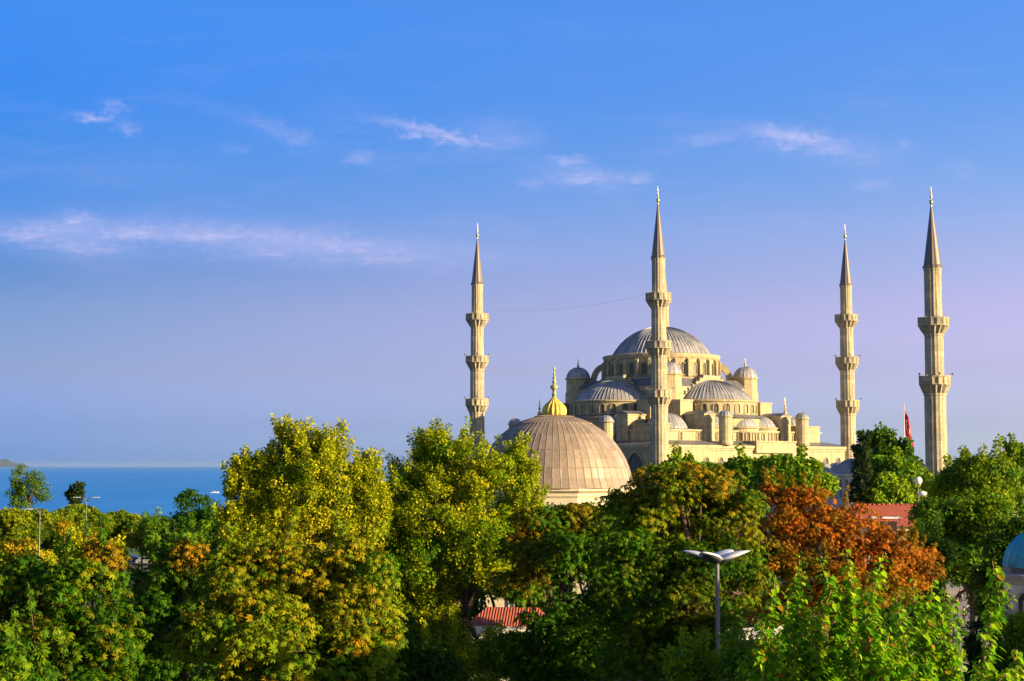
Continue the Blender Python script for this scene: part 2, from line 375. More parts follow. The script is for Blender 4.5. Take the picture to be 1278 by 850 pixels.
# the air: even thin haze round the whole place, seen only over kilometres of sea
hm = bpy.data.materials.new('haze_air'); hm.use_nodes = True; nt = hm.node_tree; nt.nodes.clear()
ho = N('ShaderNodeOutputMaterial'); hv = N('ShaderNodeVolumePrincipled'); L(hv.outputs[0], ho.inputs['Volume'])
hv.inputs['Color'].default_value = (.42, .62, 1.0, 1); hv.inputs['Density'].default_value = HAZE; hv.inputs['Anisotropy'].default_value = .1
tag(MB().box(-60500, 60500, -2500, 70500, -50, 88).build('haze', hm), kind='stuff')
# paved square, lawn and road pieces glimpsed between the trees
def sheet(name, pts, z, mat): tag(MB().add([(x, y, z) for x, y in pts], [tuple(range(len(pts)))]).build(name, mat), kind='structure')
sheet('plaza_pavement', [(22, 100), (75, 100), (90, 235), (34, 235)], .008, M_PAVE)
sheet('park_path', [(-20, 96), (22, 96), (24, 112), (-22, 112)], .012, M_PAVE)
sheet('lawn', [(-130, 280), (-66, 280), (-60, 340), (-120, 340)], .008, M_GRASS)
sheet('road', [(-110, 255), (-20, 255), (-20, 268), (-110, 268)], .016, M_ASPH)
MB().box(-110, -20, 268, 268.4, -.02, .13).build('kerb', M_MARBLE)['kind'] = 'structure'

# ------------------------------------------------------------------ windows and domes
def arch_outline(w_, h, pointed=.25, n=8):
    """open outline from bottom left over the arch to bottom right"""
    hw = w_ / 2; sp = h - hw * (1 + pointed); pts = [(-hw, 0), (-hw, sp)]
    for i in range(1, n):
        a = PI - PI * i / n
        x = hw * math.cos(a); z = sp + hw * math.sin(a) * (1 + pointed * (1 - abs(math.cos(a))))
        pts.append((x, z))
    return pts + [(hw, sp), (hw, 0)]
WIN = {}
def window_mesh(w_, h, fr=.18, dep=.22, key='window', mats=None):
    k = (w_, h, fr, dep, key)
    if k not in WIN:
        m = MB(); inn = arch_outline(w_, h); outp = [(x * (w_ + 2 * fr) / w_, z * (h + fr) / h - (0.0)) for x, z in inn]
        m.ring(outp, inn, -dep, .02, 0); m.ext(inn, -.03, .02, 1)
        m.box(-w_ / 2 - fr * 1.2, w_ / 2 + fr * 1.2, -dep * 1.25, .02, -fr, 0, 0)
        for x in (-w_ / 6, w_ / 6): m.box(x - .03, x + .03, -.07, -.03, 0, h * .8, 0)
        WIN[k] = m.mesh('window', mats or [M_STONE, M_PANE])
    return WIN[k]
def put_window(parent, me, x, y, z, out_ang, name='window'):
    return place(name, me, parent, (x, y, z), out_ang + PI / 2)

def dome_mb(Rr, H, z0, nrib, a0=0, a1=2 * PI, c=(0, 0), courses=6, ridge=None, flare=0, top=0.0, mi=0, seam=0.0):
    m = MB(); ridge = Rr * .010 + .02 if ridge is None else ridge
    full = abs(a1 - a0 - 2 * PI) < 1e-6
    angs = []; kind = []
    for i in range(nrib + (0 if full else 1)):
        st = (a1 - a0) / nrib; a = a0 + i * st
        for d_, kk in ((-.09, 0), (0, 1), (.09, 0)):
            if not full and ((i == 0 and d_ < 0) or (i == nrib and d_ > 0)): continue
            angs.append(a + d_ * st); kind.append(kk)
    n = len(angs)
    rho = (Rr * Rr + H * H) / (2 * H); phi = math.asin(min(1, Rr / rho)) if H <= Rr else PI - math.asin(Rr / rho)
    prof = []; K2 = courses * 2
    for j in range(K2 + 1):
        t = phi * (1 - j / K2 * (1 - top)); r = rho * math.sin(t); z = z0 + H - rho + rho * math.cos(t)
        if flare and j == 0: r += flare
        prof.append((r, z))
        if j % 2 == 0 and 0 < j < K2: prof.append((r - .012 * Rr ** .5, z + (.004 if not seam else .07)))
    vs = []
    for (r, z) in prof:
        for a, kk in zip(angs, kind):
            q = r + (ridge if kk and r > Rr * .05 else 0); zz = z + (ridge * .5 if kk and r < Rr * .8 else 0)
            vs.append((c[0] + q * math.cos(a), c[1] + q * math.sin(a), zz))
    fs = []; ti = []; pan = {}
    for j in range(len(prof) - 1):
        for k in range(n if full else n - 1):
            k2 = (k + 1) % n; fs.append((j * n + k, j * n + k2, (j + 1) * n + k2, (j + 1) * n + k))
            key = (j // 3, (k + 1) // 3)
            if key not in pan: pan[key] = random.random()
            ti.append(pan[key])
    m.add(vs, fs, mi, ti)
    if seam:        # grime in the standing seams and course joints
        nn_ = n if full else n - 1
        for i in range(len(fs)):
            j, k = divmod(i, nn_)
            if kind[k] == 1 or (j % 3 == 2 and j > 0): m.m[i] = 1
    return m
def finial_mb(z, h, r, seg=10, fn=None):
    pr = [(r * .5, 0), (r * .35, h * .08), (r * .9, h * .16), (r, h * .22), (r * .8, h * .29), (r * .25, h * .34), (r * .3, h * .40), (r * .72, h * .46), (r * .3, h * .53),
          (r * .22, h * .58), (r * .5, h * .63), (r * .22, h * .68), (r * .18, h * .74), (r * .36, h * .79), (r * .14, h * .84), (r * .12, h * .9), (0.01, h)]
    return MB().lathe([(a, z + b_) for a, b_ in pr], seg, smooth=True)

# ------------------------------------------------------------------ the great mosque
E1 = Vector((.662, -.7495)); MOS = Vector((38.6, 413.5)); ANG = math.atan2(-.7495, .662)
def mw(x, y): return Vector((MOS.x + E1.x * x + .7495 * y, MOS.y + E1.y * x + .662 * y))
Z = CAMZ
mos = thing('mosque', 'large domed stone mosque with cascading grey lead domes between the slender minarets', 'mosque', (MOS.x, MOS.y, 0), ANG)
# tiers of walls
m = MB(); m.box(-33, 33, -35.4, 35.4, -1, Z + 4.1); gw = m.build('gallery_wall', M_STONE, mos)
m = MB(); m.box(-33.5, 33.5, -35.9, 35.9, Z + 4.1, Z + 4.75); m.box(-33.25, 33.25, -35.65, 35.65, Z + 3.6, Z + 4.098); m.build('cornice', M_STONE, gw)
m = MB(); m.frustum(-33.45, 33.45, -35.85, 35.85, Z + 4.755, -29, 29, -29, 29, Z + 5.9); m.build('lean_to_roof', M_LEADR, mos)
m = MB(); m.box(-28.5, 28.5, -28.5, 28.5, Z + 3, Z + 8.1); m.box(-28.9, 28.9, -28.9, 28.9, Z + 8.1, Z + 8.5); hw_ = m.build('hall_wall', M_STONE, mos)
m = MB(); m.frustum(-28.7, 28.7, -28.7, 28.7, Z + 8.505, -21, 21, -21, 21, Z + 9.6); m.build('hall_roof', M_LEADR, mos)
m = MB(); m.box(-17, 17, -17, 17, Z + 8, Z + 19.6); cw = m.build('central_block', M_STONE, mos)
m = MB(); m.frustum(-17.3, 17.3, -17.3, 17.3, Z + 19.6, -15.4, 15.4, -15.4, 15.4, Z + 21.6); m.build('central_roof', M_LEADR, mos)
# drum and main dome
DR = 14.6
pr = [(15.9, Z + 20.6), (15.9, Z + 21.9), (DR, Z + 22.3), (DR, Z + 26.7), (DR + .35, Z + 27.0), (DR + .55, Z + 27.6), (DR + .55, Z + 28.0), (12.9, Z + 28.3)]
m = MB().lathe(pr, 56); NW = 28
for k in range(NW):
    a = 2 * PI * (k + .5) / NW; rm = Matrix.Rotation(a, 4, 'Z')
    b2 = MB().box(DR - .2, DR + .85, -.42, .42, Z + 22.2, Z + 26.3); b2.frustum(DR - .2, DR + .85, -.42, .42, Z + 26.3, DR - .2, DR + .1, -.42, .42, Z + 26.9)
    m.add([rm @ Vector(v_) for v_ in b2.v], b2.f)
drum = m.build('drum', M_STONE, mos)
wm = window_mesh(1.35, 3.1)
for k in range(NW):
    a = 2 * PI * k / NW; put_window(drum, wm, (DR - .02) * math.cos(a), (DR - .02) * math.sin(a), Z + 22.7, a)
md = dome_mb(12.75, 7.7, Z + 28.1, 72, courses=7).build('main_dome', M_LEAD, mos)
finial_mb(Z + 35.6, 5.2, .8).build('finial', M_GOLD, md)
# weight towers at the corners of the central square
tower_mesh = dome_m = None
for (sx, sy) in ((1, -1), (1, 1), (-1, -1), (-1, 1)):
    x, y = 15.2 * sx, 15.2 * sy
    if (sx, sy) == (1, -1): x, y = 15.9, -14.2
    if tower_mesh is None:
        pr = [(3.35, Z + 8), (3.35, Z + 18.6), (3.15, Z + 18.9), (3.1, Z + 21.9), (3.4, Z + 22.2), (3.4, Z + 22.5), (3.0, Z + 22.7)]
        tower_mesh = MB().lathe(pr, 10, a0=PI / 10, a1=2 * PI + PI / 10).mesh('tower', M_STONE)
        dome_m = dome_mb(3.15, 2.9, Z + 22.5, 20, courses=3).mesh('tower_dome', M_LEAD)
        fin_m = finial_mb(Z + 25.2, 2.6, .42).mesh('finial', M_GOLD)
    t = place('tower', tower_mesh, mos, (x, y, 0)); place('tower_dome', dome_m, t); place('finial', fin_m, t)
# flying buttresses from the drum to the towers
for k, (sx, sy) in enumerate(((1, -1), (1, 1), (-1, -1), (-1, 1))):
    a = math.atan2(sy, sx); n = 10; ou = []; inn = []
    for i in range(n + 1):
        t = PI / 2 * i / n
        ou.append((DR + .2 + 3.6 * math.sin(t), Z + 21.0 + 5.2 * math.cos(t) if i < n else Z + 20.5))
        inn.append((DR + .2 + 2.0 * math.sin(t), Z + 20.9 + 3.8 * math.cos(t) if i < n else Z + 20.5))
    m = MB().ring(ou, inn, -.8, .8); m.build('flying_buttress', M_STONE, mos, (0, 0, 0), a)
# the four sides: semi-dome, its drum, exedrae, stepped gables, buttresses, turrets
meshes = {}
def gm(key, fn):
    if key not in meshes: meshes[key] = fn()
    return meshes[key]
SC = 16.6; SR = 10.9
def gable():
    m = MB(); pts = [(-12.6, 8)]
    n = 8
    for i in range(n):
        y = -12.6 + i * 1.32; z = 15.6 + i * .86
        pts += [(y, z + .86), (y + 1.32, z + .86)]
    top = pts[:]; pts = top + [(-x, z) for x, z in reversed(top)]
    v = [(15.8, y, Z + z) for y, z in pts] + [(17.3, y, Z + z) for y, z in pts]; n = len(pts)
    m.add(v, [tuple(range(n)), tuple(reversed(range(n, 2 * n)))] + [(i, i + n, (i + 1) % n + n, (i + 1) % n) for i in range(n)])
    return m.mesh('stepped_gable', M_STONE)
def gable_cap(s_):
    m = MB(); n = 8
    if True:
        for i in range(n):
            y = -12.6 + i * 1.32; z = Z + 15.6 + (i + 1) * .86
            a, b_ = sorted((s_ * (y - .12), s_ * (y + 1.3))); m.box(15.7, 17.45, a, b_, z + .003, z + .16)
            m.box(17.303, 17.42, min(s_ * y, s_ * (y + .12)), max(s_ * y, s_ * (y + .12)), z - .8, z)
    return m.mesh('step_coping', M_LEADR)
def semi_drum():
    pr = [(12.2, Z + 8.8), (12.2, Z + 12.0), (11.6, Z + 12.3), (11.6, Z + 15.4), (11.95, Z + 15.65), (11.95, Z + 16.0), (10.9, Z + 16.15)]
    return MB().lathe(pr, 28, c=(SC, 0, 0), a0=-PI / 2, a1=PI / 2).mesh('semi_dome_drum', M_STONE)
def exedra_drum():
    pr = [(4.5, Z + 5), (4.5, Z + 8.9), (4.8, Z + 9.1), (4.8, Z + 9.4), (4.0, Z + 9.5)]
    return MB().lathe(pr, 24, a0=-PI * .62, a1=PI * .62).mesh('exedra_drum', M_STONE)
def skirt():
    return MB().lathe([(12.9, Z + 11.6), (11.55, Z + 12.45)], 28, c=(SC, 0, 0), a0=-PI / 2, a1=PI / 2, caps=False).mesh('skirt_roof', M_LEADR)
def buttress():
    m = MB().box(-3, 3, -1.9, 1.9, Z + 5, Z + 12.0); m.box(-3.2, 3.2, -2.1, 2.1, Z + 12.0, Z + 12.3); return m.mesh('buttress', M_STONE)
def buttress_roof():
    return MB().frustum(-3.3, 3.3, -2.2, 2.2, Z + 12.303, -3.3, 3.3, -.2, .2, Z + 13.1).mesh('buttress_roof', M_LEADR)
def buttress2():
    m = MB().box(-3, 3, -2.2, 2.2, Z + 11, Z + 15.6); m.box(-3.2, 3.2, -2.4, 2.4, Z + 15.6, Z + 15.9); return m.mesh('buttress', M_STONE)
def turret():
    return MB().lathe([(1.75, Z + 4.5), (1.75, Z + 5.2), (1.6, Z + 5.4), (1.6, Z + 10.9), (1.85, Z + 11.1), (1.85, Z + 11.4), (1.5, Z + 11.5)], 14).mesh('turret', M_STONE)
wsd = window_mesh(1.15, 2.3); wex = window_mesh(.95, 2.1)
for k in range(4):
    a = k * PI / 2; vis = k in (0, 3)
    g1 = place('stepped_gable', gm('g', gable), mos, (0, 0, 0), a)
    for s_ in (-1, 1): place('step_coping', gm('gc%d' % s_, lambda: gable_cap(s_)), g1)
    sdm = place('semi_dome_drum', gm('sd', semi_drum), mos, (0, 0, 0), a)
    for i in range(13):
        t = -PI / 2 + PI * (i + .5) / 13; put_window(sdm, wsd, SC + 11.56 * math.cos(t), 11.56 * math.sin(t), Z + 12.75, t)
    place('semi_dome', gm('s', lambda: dome_mb(SR, 5.3, Z + 16.0, 34, -PI / 2, PI / 2, (SC, 0), 5).mesh('semi_dome', M_LEAD)), mos, (0, 0, 0), a)
    place('skirt_roof', gm('sk', skirt), mos, (0, 0, 0), a)
    ca, sa = math.cos(a), math.sin(a)
    for (ex, ey, er) in ((26.2, 0, 0), (24.3, 9.6, .62), (24.3, -9.6, -.62)):
        p = (ex * ca - ey * sa, ex * sa + ey * ca, 0)
        ed = place('exedra_drum', gm('ed', exedra_drum), mos, p, a + er)
        if vis:
            for i in range(5):
                t = (i - 2) * .42; put_window(ed, wex, 4.46 * math.cos(t), 4.46 * math.sin(t), Z + 6.0, t)
        place('exedra_dome', gm('ex', lambda: dome_mb(4.25, 3.0, Z + 9.4, 26, courses=3).mesh('exedra_dome', M_LEAD)), mos, p, a + er)
    for s_ in (-1, 1):
        ex, ey = 26, 14.3 * s_
        bt = place('buttress', gm('b', buttress), mos, (ex * ca - ey * sa, ex * sa + ey * ca, 0), a); place('buttress_roof', gm('br', buttress_roof), bt)
        ex, ey = 19.2, 14.9 * s_
        place('buttress', gm('b2', buttress2), mos, (ex * ca - ey * sa, ex * sa + ey * ca, 0), a)
        ex, ey = (33.2 if k % 2 == 0 else 35), (15.4 if s_ > 0 else -13.4) if k == 0 else (15 if s_ > 0 else -17.5) * 1.0
        tt = place('turret', gm('t', turret), mos, (ex * ca - ey * sa, ex * sa + ey * ca, 0.4 if k == 0 else -.9), a)
        place('turret_dome', gm('td', lambda: dome_mb(1.75, 1.35, Z + 11.4, 14, courses=2).mesh('turret_dome', M_LEAD)), tt)
# corner domes on the diagonals
for k, (sx, sy) in enumerate(((1, -1), (1, 1), (-1, -1), (-1, 1))):
    m = MB().lathe([(5.4, Z + 4.5), (5.4, Z + 7.9), (5.75, Z + 8.1), (5.75, Z + 8.4), (5, Z + 8.5)], 16)
    d_ = m.build('corner_drum', M_STONE, mos, (22.3 * sx, 22.3 * sy, 0))
    for i in range(8):
        t = 2 * PI * (i + .5) / 8; put_window(d_, wex, 5.34 * math.cos(t), 5.34 * math.sin(t), Z + 5.3, t)
    c_ = dome_mb(5.2, 4.2, Z + 8.4, 32, courses=4).build('corner_dome', M_LEAD, mos, (22.3 * sx, 22.3 * sy, 0))
    finial_mb(Z + 12.4, 5.0 if sx == sy else 3.2, .6).build('finial', M_GOLD, c_)
# raised middle of the courtyard front and side windows
m = MB().box(30, 33.9, -3, 12, Z + 3, Z + 5.6); m.box(29.9, 34.1, -3.2, 12.2, Z + 5.6, Z + 5.95); m.build('raised_parapet', M_STONE, mos)
m = MB().box(26.5, 29.2, 18, 27.5, Z + 4, Z + 9.6); m.box(26.3, 29.4, 17.8, 27.7, Z + 9.6, Z + 9.9); m.build('parapet_block', M_STONE, mos)
m = MB().box(18, 27.5, -29.2, -26.5, Z + 4, Z + 9.6); m.box(17.8, 27.7, -29.4, -26.3, Z + 9.6, Z + 9.9); m.build('parapet_block', M_STONE, mos)
wg = window_mesh(1.5, 3.2); wh = window_mesh(.9, 1.9); wbig = window_mesh(5.2, 6.0, .35, .35)
for i in range(13):
    t = -30 + 5 * i
    put_window(gw, wg, 33.0, t, Z - 1.2, 0); put_window(gw, wg, t * .93, -35.4, Z - 6.5, -PI / 2)
for i in range(6): put_window(gw, wbig, -25 + 10 * i, -35.4, Z - 4.6 + 1.6, -PI / 2)
for i in range(9):
    t = -24 + 6 * i
    put_window(hw_, wh, 28.5, t, Z + 6.0, 0); put_window(hw_, wh, t, -28.5, Z + 6.0, -PI / 2)

# courtyard gallery in front of the hall, with its rows of small domes
cg = thing('courtyard_gallery', 'low stone courtyard gallery with rows of small lead domes, right of the mosque', 'gallery', (MOS.x, MOS.y, 0), ANG)
cwl = MB()
for (x0, x1, y0, y1) in ((33.6, 40, -34, 34), (40.003, 99.997, -34, -28), (40.003, 99.997, 28, 34), (100, 106, -34, 34)): cwl.box(x0, x1, y0, y1, -.5, Z - 1.6)
cwo = cwl.build('wall', M_MARBLE, cg)
dmesh = dome_mb(2.75, 2.0, Z - 1.2, 20, courses=3).mesh('small_dome', M_LEAD)
dr_ = MB().lathe([(2.95, Z - 1.6), (2.95, Z - 1.25), (2.7, Z - 1.2)], 16).mesh('dome_base', M_MARBLE)
spots = [(36.8, -30.5 + 6.1 * i) for i in range(11)] + [(43.5 + 6.1 * i, s_ * 31) for i in range(10) for s_ in (-1, 1)] + [(103, -24 + 6.1 * i) for i in range(9)]
for (x, y) in spots:
    d_ = place('small_dome', dmesh, cg, (x, y, 0)); place('dome_base', dr_, d_)
wc = window_mesh(1.3, 2.6, .2, .25, 'w2', [M_MARBLE, M_PANE])
for i in range(12): put_window(cwo, wc, 40 + 5.6 * i, -34, Z - 6, -PI / 2)
for i in range(11): put_window(cwo, wc, 106, -30 + 6 * i, Z - 6, 0)
# domed kiosk with an arcaded drum, right of the hall
p = at(1064, 590, 296)
kp = thing('domed_pavilion', 'pale arcaded pavilion under a broad lead dome, in front of the courtyard wall', 'pavilion', (p.x, p.y, 0))
dome_mb(3.1, 2.75, p.z - .16, 26, courses=4).build('dome', M_LEAD, kp)
m = MB().lathe([(3.4, 0), (3.4, p.z - .8), (3.8, p.z - .64), (3.8, p.z - .2), (3.1, p.z - .16)], 24); kw = m.build('wall', M_MARBLE, kp)
wk = window_mesh(.62, 1.35, .10, .16, 'w3', [M_MARBLE, M_PANE])
for i in range(18):
    a = 2 * PI * i / 18; put_window(kw, wk, 3.37 * math.cos(a), 3.37 * math.sin(a), p.z - 2.55, a); put_window(kw, wk, 3.37 * math.cos(a), 3.37 * math.sin(a), p.z - 4.4, a)

# ------------------------------------------------------------------ minarets
def minaret(pos, zs, rs, balc, label, group, speakers=True):
    """zs = (spire base, spire top, finial top); rs = shaft radii top to bottom; balc = [(parapet top, floor, corbel foot)] from the top"""
    t = thing('minaret', label, 'minaret', (pos[0], pos[1], 0), 0, group)
    zb, zt, zf = [Z + q for q in zs]
    segs = []; top = zb
    for i, (pt, fl, cf) in enumerate(balc + [(None, None, None)]):
        r0 = rs[i]
        bot = (Z + fl) if fl is not None else -1
        segs.append((r0, top, bot)); top = Z + cf + .3 if cf is not None else None
    m = MB()
    for (r0, a, b_) in segs:
        fl = lambda k, r, z: r * (1.0 if k % 2 else .955)
        pr = [(r0 * 1.0, b_), (r0 * .985, a - .5), (r0 * 1.05, a - .45), (r0 * 1.05, a)]
        m.lathe(pr, 32, fn=fl)
    m.build('shaft', M_STONE2, t)
    r0 = rs[0]
    sp = MB().lathe([(r0 * 1.14, zb), (r0 * 1.16, zb + .25), (r0 * 1.0, zb + .6), (.16, zt)], 24, fn=lambda k, r, z: r * (1 if k % 2 else .94))
    s_o = sp.build('spire', M_SPIRE, t); finial_mb(zt - .1, zf - zt, .42).build('finial', M_GOLD, t)
    for i, (pt, fl, cf) in enumerate(balc):
        rb = 2.95; ri = rs[i + 1]; pt, fl, cf = Z + pt, Z + fl, Z + cf
        nn = 16
        pr = []
        for j in range(6):
            q = j / 5; r = ri * 1.02 + (rb - ri * 1.02) * q ** .8; z = cf + (fl - cf) * q
            pr += [(r * (.97 if j else 1), z)]
            if j < 5: pr += [(r + .02, z + (fl - cf) / 5 * .75)]
        m = MB().lathe(pr + [(rb, fl + .18), (ri * .5, fl + .2)], 32, fn=lambda k, r, z: r * (1.0 if (k % 2 or r > rb - .05) else .84))
        bo = m.build('balcony', M_STONE2, t)
        m = MB()
        for (za, zb_, ra) in ((fl + .19, fl + .38, rb + .04), (pt - .22, pt, rb + .06)):
            m.lathe([(ra - .28, za), (ra, za), (ra, zb_), (ra - .28, zb_), (ra - .28, za)], nn, caps=False)
        m.lathe([(rb - .18, fl + .2), (rb - .08, fl + .2), (rb - .08, pt - .2), (rb - .18, pt - .2)], nn, caps=False)
        for j in range(nn):
            a = 2 * PI * j / nn; c_, s_ = math.cos(a) * (rb - .08), math.sin(a) * (rb - .08); m.box(c_ - .13, c_ + .13, s_ - .13, s_ + .13, fl + .2, pt + .12)
        m.build('parapet', M_STONE2, bo)
        m = MB(); 
        a = -1.9; m.box(-.35, .35, -.05, .05, 0, 1.9, 0); m.build('doorway', M_PANE, bo, (ri * 1.02 * math.cos(a), ri * 1.02 * math.sin(a), fl + .2), a + PI / 2)
        if speakers and i > 0:
            for a in (-.35, PI + .35, -1.6):
                m = MB().lathe([(.05, 0), (.07, .3), (.26, .62), (.28, .64), (.05, .5)], 8)
                h = m.build('loudspeaker', M_METAL, bo, ((rb - .1) * math.cos(a), (rb - .1) * math.sin(a), pt + .35)); h.rotation_euler = (0, PI / 2, a)
    return t
B3 = [(39.3, 37.4, 35.7), (28.3, 26.4, 24.7), (17.2, 15.2, 13.5)]
GM = 'stone minarets around the mosque'
mA = at(823.5, 581, 365); mB = at(595.3, 581, 415); mC = at(1059.3, 581, 412)
minaret(mA, (47.4, 60.0, 64.3), (1.55, 1.72, 1.85, 1.98), B3, 'tall three-balcony minaret standing in front of the main dome', GM)
minaret(mB, (47.0, 59.2, 63.4), (1.5, 1.72, 1.84, 1.98), B3, 'three-balcony minaret standing alone left of the mosque, above the yellow-green tree', GM)
minaret(mC, (46.3, 58.4, 62.4), (1.5, 1.72, 1.84, 1.98), [(a - .5, b_ - .5, c_ - .5) for a, b_, c_ in B3], 'three-balcony minaret at the right end of the mosque wall', GM)
minaret((43.9, 462), (47.4, 60.0, 64.3), (1.55, 1.72, 1.85, 1.98), B3, 'minaret almost hidden behind the front minaret and main dome', GM, False)
mE = at(1168.8, 581, 309)
minaret(mE, (38.2, 50.4, 54.4), (1.66, 1.80, 2.08), [(28.5, 26.7, 25.1), (17.2, 15.3, 13.6)], 'near minaret with two balconies, far right beside the red flag', GM)
# cable strung between two minarets
pa = Vector((mB.x + 2.6, mB.y, Z + 40.4)); pb = Vector((mA.x - 2.8, mA.y, Z + 39.2)); pts = []
for i in range(25):
    t = i / 24; q = pa.lerp(pb, t); q.z -= 4 * 1.6 * t * (1 - t); pts.append(q)
tag(MB().tube(pts, .016, 5).build('cable', M_CABLE), 'thin dark cable sagging between the left minaret and the front minaret', 'cable')

# ------------------------------------------------------------------ bath house with the big dome in front
hd = at(692, 610, 150); hz = hd.z
bh = thing('bath_house', 'old bath house with a big seamed weathered dome and ribbed golden cap', 'bath house', (hd.x, hd.y, 0))
DRr = 7.35
dm = dome_mb(DRr, 6.8, hz + .12, 62, courses=6, ridge=.03, flare=.28, seam=1)
dmo = dm.build('dome', [M_LEADW, M_SEAM], bh)
NL = 16
pr = [(1.0, 0), (1.13, .2), (1.17, .5), (1.08, .85), (.86, 1.13), (.58, 1.36), (.38, 1.56), (.23, 1.74), (.2, 1.8)]
m = MB().lathe([(a, hz + 6.74 + b_) for a, b_ in pr], NL * 6, smooth=True, fn=lambda k, r, z: r * (.84 + .18 * abs(math.sin(PI * k / 6))))
cp = m.build('ribbed_cap', M_GILT, bh)
pr = [(.2, 1.78), (.2, 2.0), (.26, 2.05), (.17, 2.15), (.17, 2.45), (.34, 2.6), (.38, 2.75), (.3, 2.9), (.12, 3.02), (.14, 3.1), (.24, 3.22), (.12, 3.35), (.1, 3.5), (.2, 3.6), (.09, 3.72), (.08, 3.95), (.14, 4.02), (.06, 4.1), (.04, 4.3), (.11, 4.42), (.02, 4.66)]
MB().lathe([(a, hz + 6.74 + b_) for a, b_ in pr], 12, smooth=True).build('finial', M_VERD, cp)
pr = [(7.2, 3), (7.2, hz - .75), (7.35, hz - .55), (7.35, hz - .3), (7.7, hz - .1), (7.7, hz + .1), (7.4, hz + .12)]
dwl = MB().lathe(pr, 12, a0=PI / 12, a1=2 * PI + PI / 12).build('drum', M_PLASTER, bh)
m = MB().box(-9.5, 9, -9, 12, -.5, 7.8); m.box(-9.7, 9.2, -9.2, 12.2, 7.8, 8.1); wl_ = m.build('wall', M_PLASTER, bh)
MB().frustum(-9.8, 9.3, -9.3, 12.3, 8.103, -7, 7, -7, 9, 9.6).build('roof', M_LEADW, bh)
wb = window_mesh(1.1, 2.2, .15, .15, 'w4', [M_MARBLE, M_PANE])
for i in range(5): put_window(wl_, wb, -7 + 3.4 * i, -9, 3.6, -PI / 2)

# low white building with red tiles between the trunks
p = at(636, 775, 112)
lb = thing('tiled_kiosk', 'low white building with sloping red tile roof, glimpsed under the trees', 'building', (p.x, p.y, 0), R(-6))
MB().box(-2.9, 3.2, -2.5, 2.6, -.2, 4.55).build('wall', M_WHITE, lb)
MB().box(-3.0, 3.3, -2.62, -2.5, 4.55, 5.15).build('parapet', M_WHITE, lb)
MB().frustum(-3.1, 3.4, -2.49, 2.8, 4.9, -1.6, 1.9, .1, .3, 6.2).build('roof', M_TILE, lb)
MB().box(-1.4, -.5, -2.56, -2.5, 0, 2.2).build('door', M_BROWNWALL, lb)
for x in (.4, 1.8): MB().box(x, x + .8, -2.56, -2.5, 1, 2.4).build('window', M_PANE, lb)
# long red-tiled building behind the orange tree
p = at(1112, 632, 205)
rb_ = thing('tiled_building', 'long building with red ridge-tiled roof behind the orange tree', 'building', (p.x, p.y, 0))
MB().box(-4.7, 4.3, -3, 5, -.2, p.z - 2.4).build('wall', M_PLASTER, rb_)
MB().frustum(-5.0, 4.6, -3.6, 5.6, p.z - 2.4, -4.6, 4.2, .8, 1.2, p.z + .1).build('roof', M_TILE, rb_)
m = MB()
for i in range(14): m.box(-4.5 + i * .6, -4.5 + i * .6 + .42, .75, 1.25, p.z + .103, p.z + .32)
m.build('ridge_tiles', M_TILE, rb_)
for x in (-3.6, -1, 1.6): MB().box(x, x + 1.1, -3.06, -3, p.z - 4.4, p.z - 2.9).build('window', M_PANE, rb_)
q = at(1104, 650, 190)
sh = thing('rooftop_shelter', 'small flat pale roof shelter poking through the orange leaves', 'shelter', (q.x, q.y, 0))
MB().box(-1.8, 1.8, -1, 1, q.z + .3, q.z + .48).build('roof', M_AWN, sh)
for x in (-1.6, 1.5): MB().box(x, x + .1, -.9, -.8, 0, q.z + .3).build('post', M_METAL, sh)
MB().box(-1.6, 1.6, .7, .8, 0, q.z - .1).build('wall', M_BROWNWALL, sh)
# shaded shop building with awning behind the lamp
p = at(930, 778, 118)
sb = thing('shaded_building', 'grey building in deep shade under the trees behind the street lamp', 'building', (p.x, p.y, 0))
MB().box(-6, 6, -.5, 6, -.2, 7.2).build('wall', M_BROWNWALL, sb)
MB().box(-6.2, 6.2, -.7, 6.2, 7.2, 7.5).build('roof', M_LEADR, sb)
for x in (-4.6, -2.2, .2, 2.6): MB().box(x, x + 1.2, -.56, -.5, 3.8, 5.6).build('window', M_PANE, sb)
p = at(945, 790, 104)
aw = thing('awning', 'white canvas awning on thin posts below the shaded building', 'awning', (p.x, p.y, 0), R(8))
MB().add([(-1.9, -1, p.z - .3), (1.9, -1, p.z - .1), (1.9, 1, p.z + .35), (-1.9, 1, p.z + .15), (-1.9, -1, p.z - .36), (1.9, -1, p.z - .16), (1.9, 1, p.z + .29), (-1.9, 1, p.z + .09)],
         [(0, 1, 2, 3), (7, 6, 5, 4), (0, 4, 5, 1), (1, 5, 6, 2), (2, 6, 7, 3), (3, 7, 4, 0)]).build('canopy', M_AWN, aw)
for x, y in ((-1.8, -.9), (1.8, -.9), (-1.8, .9), (1.8, .9)): MB().tube([(x, y, 0), (x, y, p.z - .15)], .04).build('post', M_METAL, aw)

